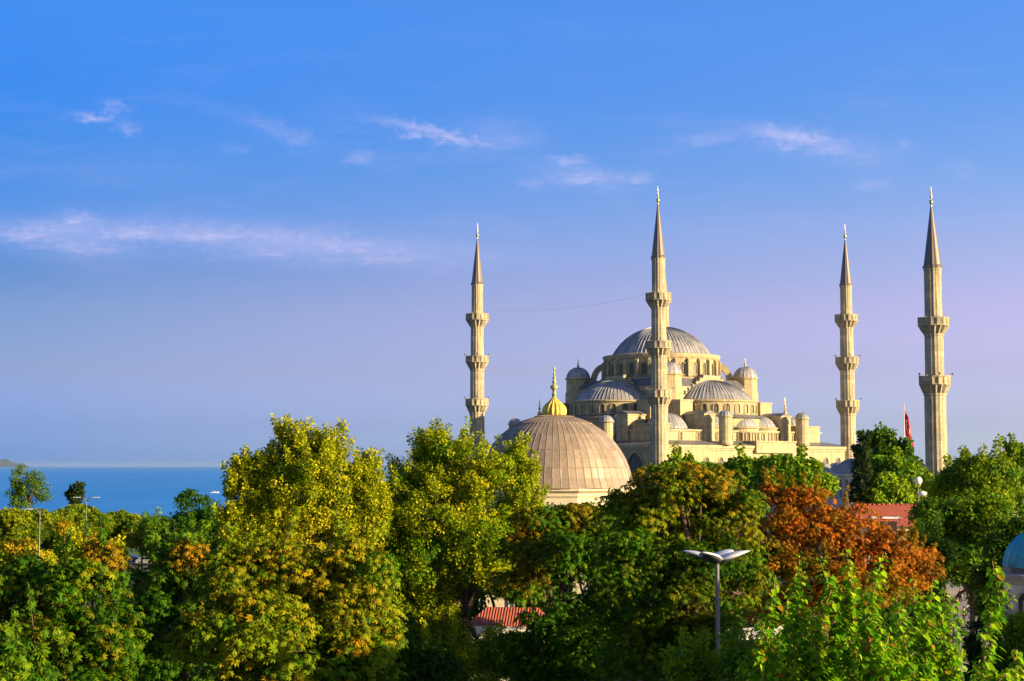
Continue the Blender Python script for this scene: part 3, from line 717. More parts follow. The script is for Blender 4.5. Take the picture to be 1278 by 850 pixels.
# turquoise-domed fountain at the right edge
p = at(1300, 718, 108)
fk = thing('fountain_kiosk', 'white arched fountain kiosk with turquoise ribbed dome at the right edge', 'fountain kiosk', (p.x, p.y, 0))
kz = p.z; KR = 2.45
dome_mb(KR, 2.5, kz + .55, 24, courses=6, ridge=.05).build('dome', M_TURQ, fk)
MB().lathe([(KR + .05, kz + .2), (KR + .05, kz + .75), (KR - .15, kz + .8)], 8, a0=PI / 8, a1=2 * PI + PI / 8).build('dome_base', M_METAL, fk)
MB().lathe([(KR + .1, kz - .55), (KR + .2, kz - .3), (KR + .55, kz - .05), (KR + .55, kz + .1), (KR, kz + .2)], 8, a0=PI / 8, a1=2 * PI + PI / 8).build('cornice', M_MARBLE, fk)
kwl = MB().lathe([(KR, .3), (KR, kz - .5)], 8, a0=PI / 8, a1=2 * PI + PI / 8).build('wall', M_WHITE, fk)
MB().lathe([(KR + 1, 0), (KR + 1, .18), (KR + .6, .18), (KR + .6, .36), (KR - .1, .38)], 8, a0=PI / 8, a1=2 * PI + PI / 8).build('steps', M_MARBLE, fk)
wk2 = window_mesh(1.0, 2.6, .16, .16, 'w5', [M_MARBLE, M_PANE]); ap = KR * math.cos(PI / 8)
for i in range(8):
    a = i * PI / 4; put_window(kwl, wk2, ap * math.cos(a), ap * math.sin(a), kz - 3.6, a, 'arched_opening')
    put_window(kwl, wk2, ap * math.cos(a), ap * math.sin(a), kz - 7.4, a, 'arched_opening')

# unseen house blocks added to the right, sized to keep low sun off the undergrowth
def block(x, y, wx, wy, h, rz, label):
    t = thing('added_shade_house', label, 'building', (x, y, 0), R(rz))
    w1 = MB().box(-wx / 2, wx / 2, -wy / 2, wy / 2, -.5, h).build('wall', M_PLASTER, t)
    MB().frustum(-wx / 2 - .4, wx / 2 + .4, -wy / 2 - .4, wy / 2 + .4, h + .003, -wx / 2 + 2, wx / 2 - 2, -.3, .3, h + 2).build('roof', M_TILE, t)
    return t

# ------------------------------------------------------------------ foliage
def T_palm():
    q = []
    for a, l in ((-125, .36), (-82, .46), (-40, .52), (0, .55), (40, .52), (82, .46), (125, .36)):
        a = R(a + 90); d = np.array([math.cos(a), math.sin(a), 0]); s = np.array([-d[1], d[0], 0]); wd = l * .19
        p0 = d * .04; pm = d * l * .62 + np.array([0, 0, -.06]); p1 = d * l * .97 + np.array([0, 0, -.30 * l / .5])
        q.append([p0, pm + s * wd + [0, 0, -.035], p1, pm - s * wd + [0, 0, -.035]])
    return np.array(q)
def T_twig(n=6, sz=.36, seed=1, spread=.45, droop=.15):
    r = np.random.default_rng(seed); q = []
    for i in range(n):
        a = 2 * PI * (i / n) + r.uniform(-.4, .4); d = np.array([math.cos(a), math.sin(a), r.uniform(-.5, .5)]); d /= np.linalg.norm(d)
        c = d * spread * r.uniform(.35, 1); s = np.cross(d, [0, 0, 1]); s /= np.linalg.norm(s) + 1e-6
        s = s * math.cos(.5) + np.array([0, 0, 1]) * math.sin(r.uniform(-.7, .7)); k = sz * r.uniform(.75, 1.15)
        q.append([c, c + d * k * .5 + s * k * .42 + [0, 0, .03], c + d * k + [0, 0, -droop * k], c + d * k * .5 - s * k * .42 + [0, 0, .03]])
    return np.array(q)
def T_needle(n=9, seed=3):
    r = np.random.default_rng(seed); q = []
    for i in range(n):
        a = 2 * PI * i / n + r.uniform(-.3, .3); e = r.uniform(.15, 1.3); d = np.array([math.cos(a) * math.cos(e), math.sin(a) * math.cos(e), math.sin(e)])
        s = np.array([-math.sin(a), math.cos(a), 0]) * .085
        q.append([d * .02 - s * .6, d * .5 - s, d * .55 + [0, 0, .02], d * .3 + s])
    return np.array(q)
TP = {'palm': T_palm(), 'twig': T_twig(), 'twig2': T_twig(5, .5, 7, .4, .25), 'needle': T_needle(), 'far': T_twig(5, .62, 9, .4, .2)}

def nrm(a): return a / (np.linalg.norm(a, axis=1, keepdims=True) + 1e-9)
def leaf_mesh(name, P, A, size, tmpl, tint, aut, rng, mat):
    """one mesh of leaf faces: a leaf template at each point P, its axis along A"""
    n = len(P); T = TP[tmpl]; nq = len(T)
    A = nrm(A); ref = nrm(rng.normal(size=(n, 3))); X = nrm(np.cross(A, ref)); Y = np.cross(A, X)
    sz = size * rng.uniform(.7, 1.2, n)
    V = T.reshape(-1, 3)[None]
    W = (V[..., 0:1] * X[:, None] + V[..., 1:2] * Y[:, None] + V[..., 2:3] * A[:, None]) * sz[:, None, None] + P[:, None]
    return quads_mesh(name, W.reshape(-1, 3), np.repeat(tint, nq) + rng.normal(0, .08, n * nq), np.repeat(aut, nq), mat)
def quads_mesh(name, V, tint, aut, mat):
    nf = len(V) // 4; me = bpy.data.meshes.new(name)
    me.vertices.add(len(V)); me.vertices.foreach_set('co', V.astype(np.float32).ravel())
    me.loops.add(len(V)); me.loops.foreach_set('vertex_index', np.arange(len(V), dtype=np.int32))
    me.polygons.add(nf); me.polygons.foreach_set('loop_start', np.arange(0, len(V), 4, dtype=np.int32))
    me.update(calc_edges=True)
    for nm, v_ in (('tint', tint), ('autumn', aut)):
        a_ = me.attributes.new(nm, 'FLOAT', 'FACE'); a_.data.foreach_set('value', np.clip(v_, 0, 1).astype(np.float32))
    me.materials.append(mat); return me

def tree(name, label, mat, d, lobes, clump=.9, avar=.12, rough=(.78, 1.1), tmpl='palm', size=.42, dens=.75, seed=1, autumn=0.0, patches=(), bark=None, trunk_px=None, trunk_r=.3,
         up=.7, cat='tree', group=None, flat=.75, fork=.35, base_z=None, limbs=True, tint=.5, inner=.6, shoots=0, nclump=1.0):
    rng = np.random.default_rng(seed); rnd = random.Random(seed)
    LB = []
    for lb in lobes:
        px, py, rx, ry = lb[:4]; dd = lb[4] if len(lb) > 4 else rng.uniform(-1, 1) * rx * d / F * .5
        c = at(px, py, d + dd); LB.append((np.array(c), np.array([rx * d / F, rx * d / F * .95, ry * d / F])))
    tx = np.mean([c[0] for c, r in LB]) if trunk_px is None else at(trunk_px, 700, d).x
    gz = ground_h(tx, d) if base_z is None else base_z
    root = thing(name, label, cat, (tx, d, gz), 0, group); O = np.array([tx, d, gz])
    C = []; off = {}
    for c, r in LB:
        area = 4 * PI * ((r[0] * r[1]) ** 1.6 / 3 + (r[0] * r[2]) ** 1.6 / 3 + (r[1] * r[2]) ** 1.6 / 3) ** (1 / 1.6)
        n = max(3, int(area / (PI * clump ** 2) * 1.45 * nclump)); dr = nrm(rng.normal(size=(n, 3)))
        cr = clump * rng.uniform(.6, 1.25, n); shr = rng.uniform(rough[0], rough[1], n)
        p = c + dr * np.maximum(r - cr[:, None] * .75, .12) * shr[:, None]
        keep = np.ones(n, bool)
        for c2, r2 in LB:
            if c2 is c: continue
            keep &= (np.linalg.norm((p - c2) / r2, axis=1) > .62)
        ni = max(1, int(n * inner)); pi_ = c + nrm(rng.normal(size=(ni, 3))) * r * rng.uniform(.1, .5, (ni, 1))
        to = rng.normal(0, .13); ao = rng.normal(0, .06)
        for q, a, b_ in zip(p[keep], cr[keep], dr[keep]): C.append((q, a, b_)); off[id(q)] = (to, ao)
        for q in pi_: C.append((q, clump * 1.1, np.array([0, 0, 1.0])))
    Ps, As, Ts, Au = [], [], [], []
    pt = [(np.array(at(a, b_, d)), rr_ * d / F, v) for a, b_, rr_, v in patches]
    for q, cr, od in C:
        n = max(4, int(dens * 4 * PI * cr * cr / (PI * size * size / 4) * .5))
        dr = nrm(rng.normal(size=(n, 3)) + od * .55 + np.array([0, 0, .45]))
        p = q + dr * np.array([1, 1, flat]) * cr * rng.uniform(.55, 1.12, (n, 1)) ** .6
        Ps.append(p); As.append(dr * .55 + np.array([0, 0, up]) + rng.normal(0, .28, (n, 3)))
        to, ao = off.get(id(q), (0, 0)); ct = tint + to + rng.normal(0, .15); Ts.append(ct + rng.normal(0, .15, n))
        au = autumn + rng.normal(0, avar) * (1 if autumn > 0 else .0) + (ao if autumn > .1 else 0)
        for pc, rr_, v in pt:
            e = math.hypot(q[0] - pc[0], q[2] - pc[2]) / rr_
            if e < 1.2: au = max(au, v * min(1, (1.2 - e) * 1.6) * rng.uniform(.6, 1.1))
        Au.append(au + rng.normal(0, .14, n) * (1 if au > .03 else 0))
    dirs_ = []
    for _ in range(shoots):     # leafy shoots that stand out of the outline
        c, r = LB[rng.integers(len(LB))]; t = rng.uniform(0, 2 * PI); e = rng.uniform(.2, 1.4)
        b0 = c + r * np.array([math.cos(t) * math.cos(e), math.sin(t) * math.cos(e), math.sin(e)]) * .9
        ln = rng.uniform(.9, 2.4) * clump; n = int(22 * rng.uniform(.7, 1.3)); s_ = rng.uniform(0, 1, (n, 1))
        dirv = np.array([math.cos(t) * .35, math.sin(t) * .35, 1.0]); p = b0 + dirv * ln * s_ + rng.normal(0, .13, (n, 3)) * (1.1 - s_) * clump; dirs_.append((b0, dirv * ln))
        Ps.append(p); As.append(rng.normal(0, .6, (n, 3)) + np.array([0, 0, .7])); Ts.append(np.clip(tint + .2 + rng.normal(0, .12, n), 0, 1)); Au.append(np.full(n, autumn))
    P = np.concatenate(Ps) - O
    me = leaf_mesh('crown', P, np.concatenate(As), size, tmpl, np.concatenate(Ts), np.concatenate(Au), rng, mat)
    place('crown', me, root)
    # trunk and limbs
    m = MB(); zs = [c[2] for c, r in LB]; zlo = min(c[2] - r[2] for c, r in LB); zmid = sum(zs) / len(zs)
    H = max(1.2, (zlo + (zmid - zlo) * fork) - gz); tr = trunk_r
    cx = np.mean([c[0] for c, r in LB]) - tx
    jog = [rnd.uniform(-.25, .25) * min(1, H / 6) for _ in range(4)]
    pts = [(0, 0, -.3), (jog[0] * .3, jog[1] * .3, H * .3), (jog[0], jog[1], H * .65), (jog[2] * .5, jog[3] * .5, H)]
    m.tube(pts, [tr * 1.35, tr * 1.02, tr * .9, tr * .8], 8)
    top = Vector(pts[-1])
    if limbs:
        for c, r in LB:
            e = Vector(c - O); mid = top.lerp(e, .5) + Vector((rnd.uniform(-.4, .4), rnd.uniform(-.4, .4), (e - top).length * .10))
            k = max(.25, min(1, r[0] / 3))
            m.tube([top - Vector((0, 0, .3)), top.lerp(mid, .5) + Vector((0, 0, .1)), mid, e], [tr * .62 * k + .03, tr * .5 * k + .03, tr * .36 * k + .02, tr * .2 * k + .015], 6)
            for _ in range(5):
                q, cr, od = C[rnd.randrange(len(C))]; q = Vector(q - O)
                if (q - e).length < max(r) * 2.0:
                    m.tube([mid.lerp(e, rnd.uniform(.1, .9)), e.lerp(q, .5) + Vector((0, 0, .15)), q], [tr * .16 * k + .015, tr * .11 * k + .012, .012], 4)
    for b0, dv in (dirs_[:160] if mat is not LF_RED else []):
        a = Vector(b0 - O); m.tube([a - Vector(dv) * .5, a, a + Vector(dv) * .95], [.03, .022, .006], 3)
    m.build('trunk', bark or M_BARK, root)
    return root

CH = dict(tmpl='palm', mat=LF_CHEST, clump=.8, size=.45, dens=1.1, up=.6, rough=(.68, 1.14), shoots=8)
PLN = dict(tmpl='twig', mat=LF_PLANE, clump=.62, size=.44, dens=1.2, up=.2, bark=M_BARK, rough=(.62, 1.22))
def TR(base, **k): a = dict(base); a.update(k); return tree(**a)

# the big trees in the foreground, left to right
TR(CH, name='chestnut_tree', label='low chestnut crown cut by the left edge at the bottom corner', d=50, lobes=[(0, 830, 55, 42), (30, 850, 40, 30), (-40, 860, 60, 60)], seed=11, clump=.7, tint=.45, size=.42)
TR(CH, name='chestnut_tree', label='broad shaded chestnut with drooping leaves at the lower left', d=63, lobes=[(98, 735, 58, 52), (32, 735, 45, 45), (125, 805, 55, 60), (55, 800, 60, 60), (-30, 760, 50, 60), (85, 860, 80, 50), (130, 700, 28, 22)],
   seed=12, autumn=.02, patches=[(135, 690, 26, .6), (150, 730, 25, .5)], tint=.3)
TR(CH, name='chestnut_tree', label='chestnut with a browned orange top between the two left crowns', d=74, lobes=[(232, 712, 40, 36), (195, 765, 36, 50), (215, 830, 50, 60), (260, 790, 40, 70), (238, 692, 24, 14), (258, 730, 26, 24), (205, 722, 24, 22)],
   seed=13, patches=[(240, 686, 24, .75), (226, 718, 10, .6)], tint=.4, shoots=20)
TR(PLN, name='plane_tree', label='tallest yellow-green tree left of centre, reaching above the sea horizon', d=90, lobes=[(350, 602, 42, 34), (388, 602, 50, 42), (436, 632, 34, 44), (378, 655, 80, 46), (318, 640, 30, 34), (362, 562, 20, 18), (410, 576, 28, 22), (448, 672, 30, 46), (330, 675, 46, 36), (455, 602, 14, 16), (330, 588, 18, 18), (298, 668, 26, 24), (465, 655, 24, 34), (293, 622, 12, 14), (464, 625, 12, 18), (310, 604, 14, 14)],
   seed=14, tint=.64, avar=.15, autumn=.05, shoots=240, patches=[(400, 680, 60, .35), (430, 600, 40, .2)], trunk_r=.42)
TR(CH, name='chestnut_tree', label='wide golden-topped chestnut in front of the tallest yellow-green tree', d=66, lobes=[(300, 735, 60, 46), (380, 728, 62, 46), (440, 760, 52, 50), (330, 800, 90, 62), (440, 820, 70, 60), (250, 800, 50, 55), (345, 700, 50, 24), (380, 860, 110, 50), (468, 718, 30, 36), (474, 780, 32, 46), (436, 694, 38, 20), (285, 706, 34, 24)],
   seed=15, autumn=.03, patches=[(330, 700, 60, .30), (400, 715, 60, .34), (445, 765, 36, .3)], tint=.72, avar=.2)
TR(PLN, name='broadleaf_tree', label='deep green tree right of the pines, under the boat', mat=LF_DARK, d=135, lobes=[(245, 655, 38, 38), (290, 662, 28, 36), (222, 690, 40, 36), (236, 625, 11, 14), (280, 700, 60, 50), (262, 648, 18, 14)],
   seed=16, clump=.8, size=.7, tint=.5, shoots=0, rough=(.75, 1.02), bark=M_BARK)
TR(PLN, name='plane_tree', label='tall open plane tree with pale forked trunk showing, left of the big ribbed dome', d=94, lobes=[(545, 602, 50, 42), (600, 596, 42, 34), (640, 600, 20, 20), (508, 622, 28, 40), (515, 690, 40, 50), (610, 670, 58, 44), (560, 640, 60, 40), (495, 760, 40, 60), (615, 830, 70, 36), (545, 830, 50, 36), (560, 566, 34, 16), (535, 575, 18, 16), (650, 640, 30, 24), (646, 584, 16, 20), (658, 604, 13, 14), (590, 700, 30, 30), (555, 790, 34, 30), (540, 730, 34, 36), (612, 722, 40, 24), (480, 690, 30, 40), (490, 655, 22, 44)],
   seed=17, tint=.56, autumn=.0, patches=[(590, 600, 45, .15)], shoots=240, trunk_px=577, trunk_r=.30, fork=.5)
TR(CH, name='chestnut_tree', label='dark chestnut with rusty brown patches just below the big ribbed dome', d=84, lobes=[(680, 690, 58, 42), (725, 690, 50, 50), (655, 730, 40, 30), (720, 790, 55, 48), (745, 650, 36, 26), (670, 650, 32, 24), (690, 840, 70, 34), (760, 760, 40, 80), (642, 806, 34, 14), (662, 778, 9, 9), (674, 790, 10, 8), (715, 646, 34, 18)],
   seed=18, patches=[(652, 664, 22, .95), (645, 712, 20, .9), (665, 720, 14, .7), (725, 650, 24, .5), (668, 690, 18, .4)], tint=.45, shoots=0)
TR(CH, name='chestnut_tree', label='great rounded chestnut behind the petal-headed street lamp', d=76, lobes=[(815, 640, 52, 48), (880, 640, 62, 50), (845, 605, 62, 30), (785, 705, 56, 56), (870, 720, 84, 60), (815, 800, 90, 64), (925, 700, 30, 62), (885, 800, 45, 50), (930, 640, 24, 44), (900, 604, 28, 22), (774, 632, 22, 24)],
   seed=19, autumn=.02, shoots=0, patches=[(800, 610, 28, .6), (860, 590, 22, .6), (905, 610, 28, .65), (920, 660, 30, .4), (850, 640, 40, .25), (870, 760, 40, .2)], tint=.5, trunk_r=.4)
TR(CH, name='chestnut_tree', label='large chestnut turned rust orange, right of the street lamp', mat=LF_RED, d=108, lobes=[(985, 652, 50, 38), (1045, 662, 54, 36), (1105, 690, 50, 28), (1150, 706, 30, 22), (1000, 622, 38, 16), (1060, 725, 80, 38), (965, 700, 40, 45), (958, 614, 16, 12), (1130, 730, 34, 26), (980, 760, 60, 45)],
   seed=20, clump=.58, size=.42, dens=1.0, autumn=.34, avar=.3, shoots=60, rough=(.6, 1.32), patches=[(1000, 645, 55, 1), (1065, 672, 60, 1), (1135, 695, 50, .9), (950, 612, 16, 1), (1040, 720, 40, .6)], tint=.5, trunk_r=.4)

# behind the foreground
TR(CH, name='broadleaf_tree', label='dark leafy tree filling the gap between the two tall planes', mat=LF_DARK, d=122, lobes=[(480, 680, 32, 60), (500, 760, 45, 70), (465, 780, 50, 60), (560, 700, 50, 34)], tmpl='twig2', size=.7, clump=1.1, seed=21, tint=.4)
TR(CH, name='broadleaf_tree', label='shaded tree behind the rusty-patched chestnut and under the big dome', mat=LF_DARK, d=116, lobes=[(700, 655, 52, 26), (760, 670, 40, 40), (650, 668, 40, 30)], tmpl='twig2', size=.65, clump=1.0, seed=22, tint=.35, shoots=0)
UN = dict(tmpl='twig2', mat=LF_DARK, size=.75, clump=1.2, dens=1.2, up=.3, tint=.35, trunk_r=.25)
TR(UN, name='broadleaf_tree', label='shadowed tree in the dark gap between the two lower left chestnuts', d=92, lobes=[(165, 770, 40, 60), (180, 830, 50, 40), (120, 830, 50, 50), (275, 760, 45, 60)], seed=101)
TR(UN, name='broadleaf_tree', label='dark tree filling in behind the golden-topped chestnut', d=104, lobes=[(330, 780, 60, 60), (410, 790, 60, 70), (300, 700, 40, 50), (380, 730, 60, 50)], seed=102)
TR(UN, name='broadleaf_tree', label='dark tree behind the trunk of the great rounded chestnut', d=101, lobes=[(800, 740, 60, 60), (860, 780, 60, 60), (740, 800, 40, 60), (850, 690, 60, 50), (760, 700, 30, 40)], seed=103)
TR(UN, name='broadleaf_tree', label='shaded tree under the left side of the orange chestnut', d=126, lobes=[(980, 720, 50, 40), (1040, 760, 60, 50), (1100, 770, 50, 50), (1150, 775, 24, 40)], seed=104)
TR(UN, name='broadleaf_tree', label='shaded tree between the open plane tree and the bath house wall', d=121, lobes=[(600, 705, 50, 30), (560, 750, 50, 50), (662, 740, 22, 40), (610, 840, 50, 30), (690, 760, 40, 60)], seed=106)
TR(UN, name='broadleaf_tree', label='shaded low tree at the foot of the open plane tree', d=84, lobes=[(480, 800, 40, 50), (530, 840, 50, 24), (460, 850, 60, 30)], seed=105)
FB = dict(tmpl='far', mat=LF_FAR, clump=1.2, size=.85, dens=1.5, up=.2, shoots=4, rough=(.72, 1.0))
TR(FB, name='broadleaf_tree', label='bright green tree at the foot of the front minaret', d=232, lobes=[(850, 588, 24, 14), (878, 592, 26, 15), (832, 592, 20, 14)], seed=23, tint=.5)
TR(FB, name='broadleaf_tree', label='rounded bright green tree left of the twin below the mosque turrets', d=238, lobes=[(928, 587, 24, 17), (912, 596, 20, 16), (946, 600, 24, 20)], seed=24, tint=.45)
TR(FB, name='broadleaf_tree', label='rounded bright green tree right of the twin below the mosque turrets', d=225, lobes=[(975, 586, 26, 17), (1000, 592, 26, 20), (968, 600, 30, 18), (1022, 606, 20, 16)], seed=25, tint=.5)
TR(FB, name='broadleaf_tree', label='darker rounded tree rising behind, left of the red flag', mat=LF_DARK, d=292, lobes=[(1098, 564, 22, 16), (1115, 574, 26, 16), (1130, 582, 18, 12), (1086, 578, 16, 16)], seed=26, tint=.75, size=1.1, shoots=15)
TR(FB, name='broadleaf_tree', label='full bright tree between the cedar and the near minaret', d=248, lobes=[(1112, 592, 38, 26), (1138, 605, 28, 26), (1100, 620, 40, 34), (1140, 640, 40, 24)], seed=27, tint=.55)
TR(FB, name='cedar_tree', label='narrow dark ragged cedar at the end of the mosque wall', mat=LF_CON, d=244, lobes=[(1076, 562, 7, 16), (1076, 590, 11, 18), (1077, 618, 16, 20), (1078, 648, 22, 20)], seed=28, tmpl='needle', size=1.3, clump=.9, dens=1.3, limbs=False)
TR(FB, name='broadleaf_tree', label='wide olive-gold tree right of the near minaret base', mat=LF_CHEST, d=192, lobes=[(1225, 596, 46, 28), (1192, 606, 30, 24), (1262, 612, 36, 34), (1215, 625, 60, 26)], seed=29, tmpl='twig2', size=.8, clump=1.2, tint=.85, shoots=20)
TR(FB, name='broadleaf_tree', label='far tree peeping over the crown at the right edge', d=310, lobes=[(1268, 566, 16, 12), (1290, 572, 24, 18), (1256, 574, 10, 9)], seed=30, tint=.4)
TR(CH, name='chestnut_tree', label='dark clumped round tree below the white globe lamp', d=152, lobes=[(1180, 655, 42, 32), (1225, 650, 46, 34), (1205, 690, 50, 44), (1255, 680, 40, 50), (1245, 740, 36, 60), (1165, 640, 28, 18)], seed=31, tmpl='twig2', size=.75, clump=1.25, tint=.5)
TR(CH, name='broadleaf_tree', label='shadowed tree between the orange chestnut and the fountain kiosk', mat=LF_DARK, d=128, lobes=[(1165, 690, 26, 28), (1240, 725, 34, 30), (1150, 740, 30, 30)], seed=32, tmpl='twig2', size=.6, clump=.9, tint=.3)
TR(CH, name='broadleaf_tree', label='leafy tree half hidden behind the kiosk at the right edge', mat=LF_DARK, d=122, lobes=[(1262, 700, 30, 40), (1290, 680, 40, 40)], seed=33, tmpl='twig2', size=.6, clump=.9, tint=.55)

# far left, above the sea
PN = dict(tmpl='needle', mat=LF_PINE, clump=1.0, size=.62, dens=1.9, up=.7, flat=.8, rough=(.9, 1.03), cat='pine tree', group='stone pines above the sea')
TR(PN, name='stone_pine', label='rightmost dome-shaped dark pine against the sea', d=196, lobes=[(152, 655, 24, 18), (140, 664, 18, 16), (165, 668, 16, 16)], seed=41, tint=.4)
TR(PN, name='stone_pine', label='wide pine in front of the double-armed lamp post', d=190, lobes=[(98, 645, 26, 13), (80, 652, 20, 16), (118, 655, 20, 18), (95, 665, 30, 20)], seed=42, tint=.6)
TR(PN, name='stone_pine', label='pine just behind the single-armed lamp post at the left', d=182, lobes=[(58, 662, 24, 18), (45, 650, 20, 14), (70, 675, 20, 16)], seed=43, tint=.5)
TR(PN, name='stone_pine', label='leftmost pine crown below the tall sparse tree', d=176, lobes=[(14, 652, 24, 16), (28, 668, 28, 20), (-6, 670, 24, 22)], seed=44, tint=.55)
TR(FB, name='sparse_tree', label='tall thin-leaved tree with see-through crown at the far left', mat=LF_SPARSE, d=258, lobes=[(30, 604, 16, 13), (46, 601, 16, 13), (20, 618, 13, 12), (40, 616, 18, 14), (57, 622, 8, 5), (28, 630, 18, 6)], seed=45, tmpl='twig', size=.8, clump=.8, dens=.5, tint=.5, shoots=14,
   inner=.1, nclump=1.15, trunk_r=.22, group=None)
TR(FB, name='dark_bush', label='small dark ragged bush top above the wide pine', mat=LF_CON, d=240, lobes=[(88, 618, 4, 7), (94, 622, 7, 9), (99, 617, 4, 7)], seed=46, tmpl='far', size=.6, clump=.5, tint=.5, cat='bush', shoots=10)
BU = dict(tmpl='twig2', clump=.7, size=.5, dens=1.0, up=.3, cat='bush', shoots=3, trunk_r=.12)
for i, (nm, lab, mt, d_, lobes, ti, pa_) in enumerate([
    ('bush', 'orange-topped bush at the left, beside the single-armed lamp post', LF_PLANE, 160, [(22, 686, 22, 14), (40, 700, 26, 16), (8, 704, 22, 18)], .35, [(28, 678, 20, .9)]),
    ('bush', 'yellow bush right behind the foot of the single-armed lamp', LF_PLANE, 150, [(52, 702, 14, 16), (44, 716, 20, 14)], .85, [(50, 696, 10, .4)]),
    ('bush', 'rounded green bush below the wide pine', LF_FAR, 156, [(95, 684, 18, 16), (80, 694, 16, 12), (112, 676, 12, 10)], .4, [(108, 672, 12, .7)]),
    ('bush', 'fresh green bush left of the parked blue car', LF_FAR, 138, [(143, 692, 15, 14), (135, 704, 14, 12)], .5, []),
    ('bush', 'spiky yellow-topped bush beside the dark pine, above the blue car', LF_PLANE, 170, [(178, 676, 18, 13), (190, 684, 18, 14), (165, 672, 12, 9)], .45, [(175, 668, 18, .35)]),
    ('bush', 'pale green bush between the spiky bush and the deep green tree', LF_FAR, 165, [(200, 660, 20, 16), (212, 676, 22, 20), (185, 658, 12, 8)], .35, []),
    ('bush', 'yellow-orange bush above the broad shaded chestnut', LF_PLANE, 108, [(118, 690, 20, 14), (140, 706, 18, 16), (102, 704, 18, 12)], .75, [(118, 682, 22, .65), (140, 700, 18, .55)]),
    ('small_bush', 'small orange bush among the pines left of the double-armed lamp', LF_PLANE, 168, [(80, 658, 10, 10)], .4, [(80, 658, 16, 1.0)]),
    ('bush', 'dark laurel bush behind the white van', LF_DARK, 230, [(75, 690, 20, 14), (50, 688, 20, 12)], .2, []),
    ('bush', 'low hedge-like bush right of the silver car', LF_DARK, 150, [(205, 712, 20, 22), (225, 740, 30, 24)], .3, []),
]):
    TR(BU, name=nm, label=lab, mat=mt, d=d_, lobes=lobes, seed=60 + i, tint=ti, patches=pa_, clump=.7 if d_ < 200 else 1.0, size=.5 if d_ < 200 else .8)
for i, (lab, mt, d_, lobes, ti) in enumerate([
    ('leafy light green bush below the kiosk at the bottom right corner', LF_FAR, 58, [(1262, 822, 30, 28), (1285, 812, 26, 30), (1250, 850, 40, 30)], .5),
    ('young green bush at the foot of the street lamp', LF_FAR, 52, [(868, 836, 12, 18), (852, 850, 18, 16), (885, 852, 20, 14)], .5),
    ('dark undergrowth between the saplings and the street lamp', LF_FAR, 50, [(930, 840, 34, 30), (960, 856, 50, 30), (1010, 865, 60, 30)], .35),
    ('green undergrowth beneath the saplings at the bottom right', LF_FAR, 47, [(1080, 860, 60, 34), (1150, 862, 50, 30)], .3),
]):
    TR(BU, name='bush', label=lab, mat=mt, d=d_, lobes=lobes, seed=80 + i, tint=ti, clump=.42, size=.24, shoots=30)
TR(FB, name='cypress_tree', label='slim dark cypress at the bottom, between the saplings and the corner bush', mat=LF_CON, d=56, lobes=[(1218, 790, 6, 14), (1218, 815, 12, 24), (1218, 850, 16, 30)], seed=90, tmpl='needle', size=.3, clump=.3, dens=1.6, limbs=False, shoots=0, trunk_r=.1)

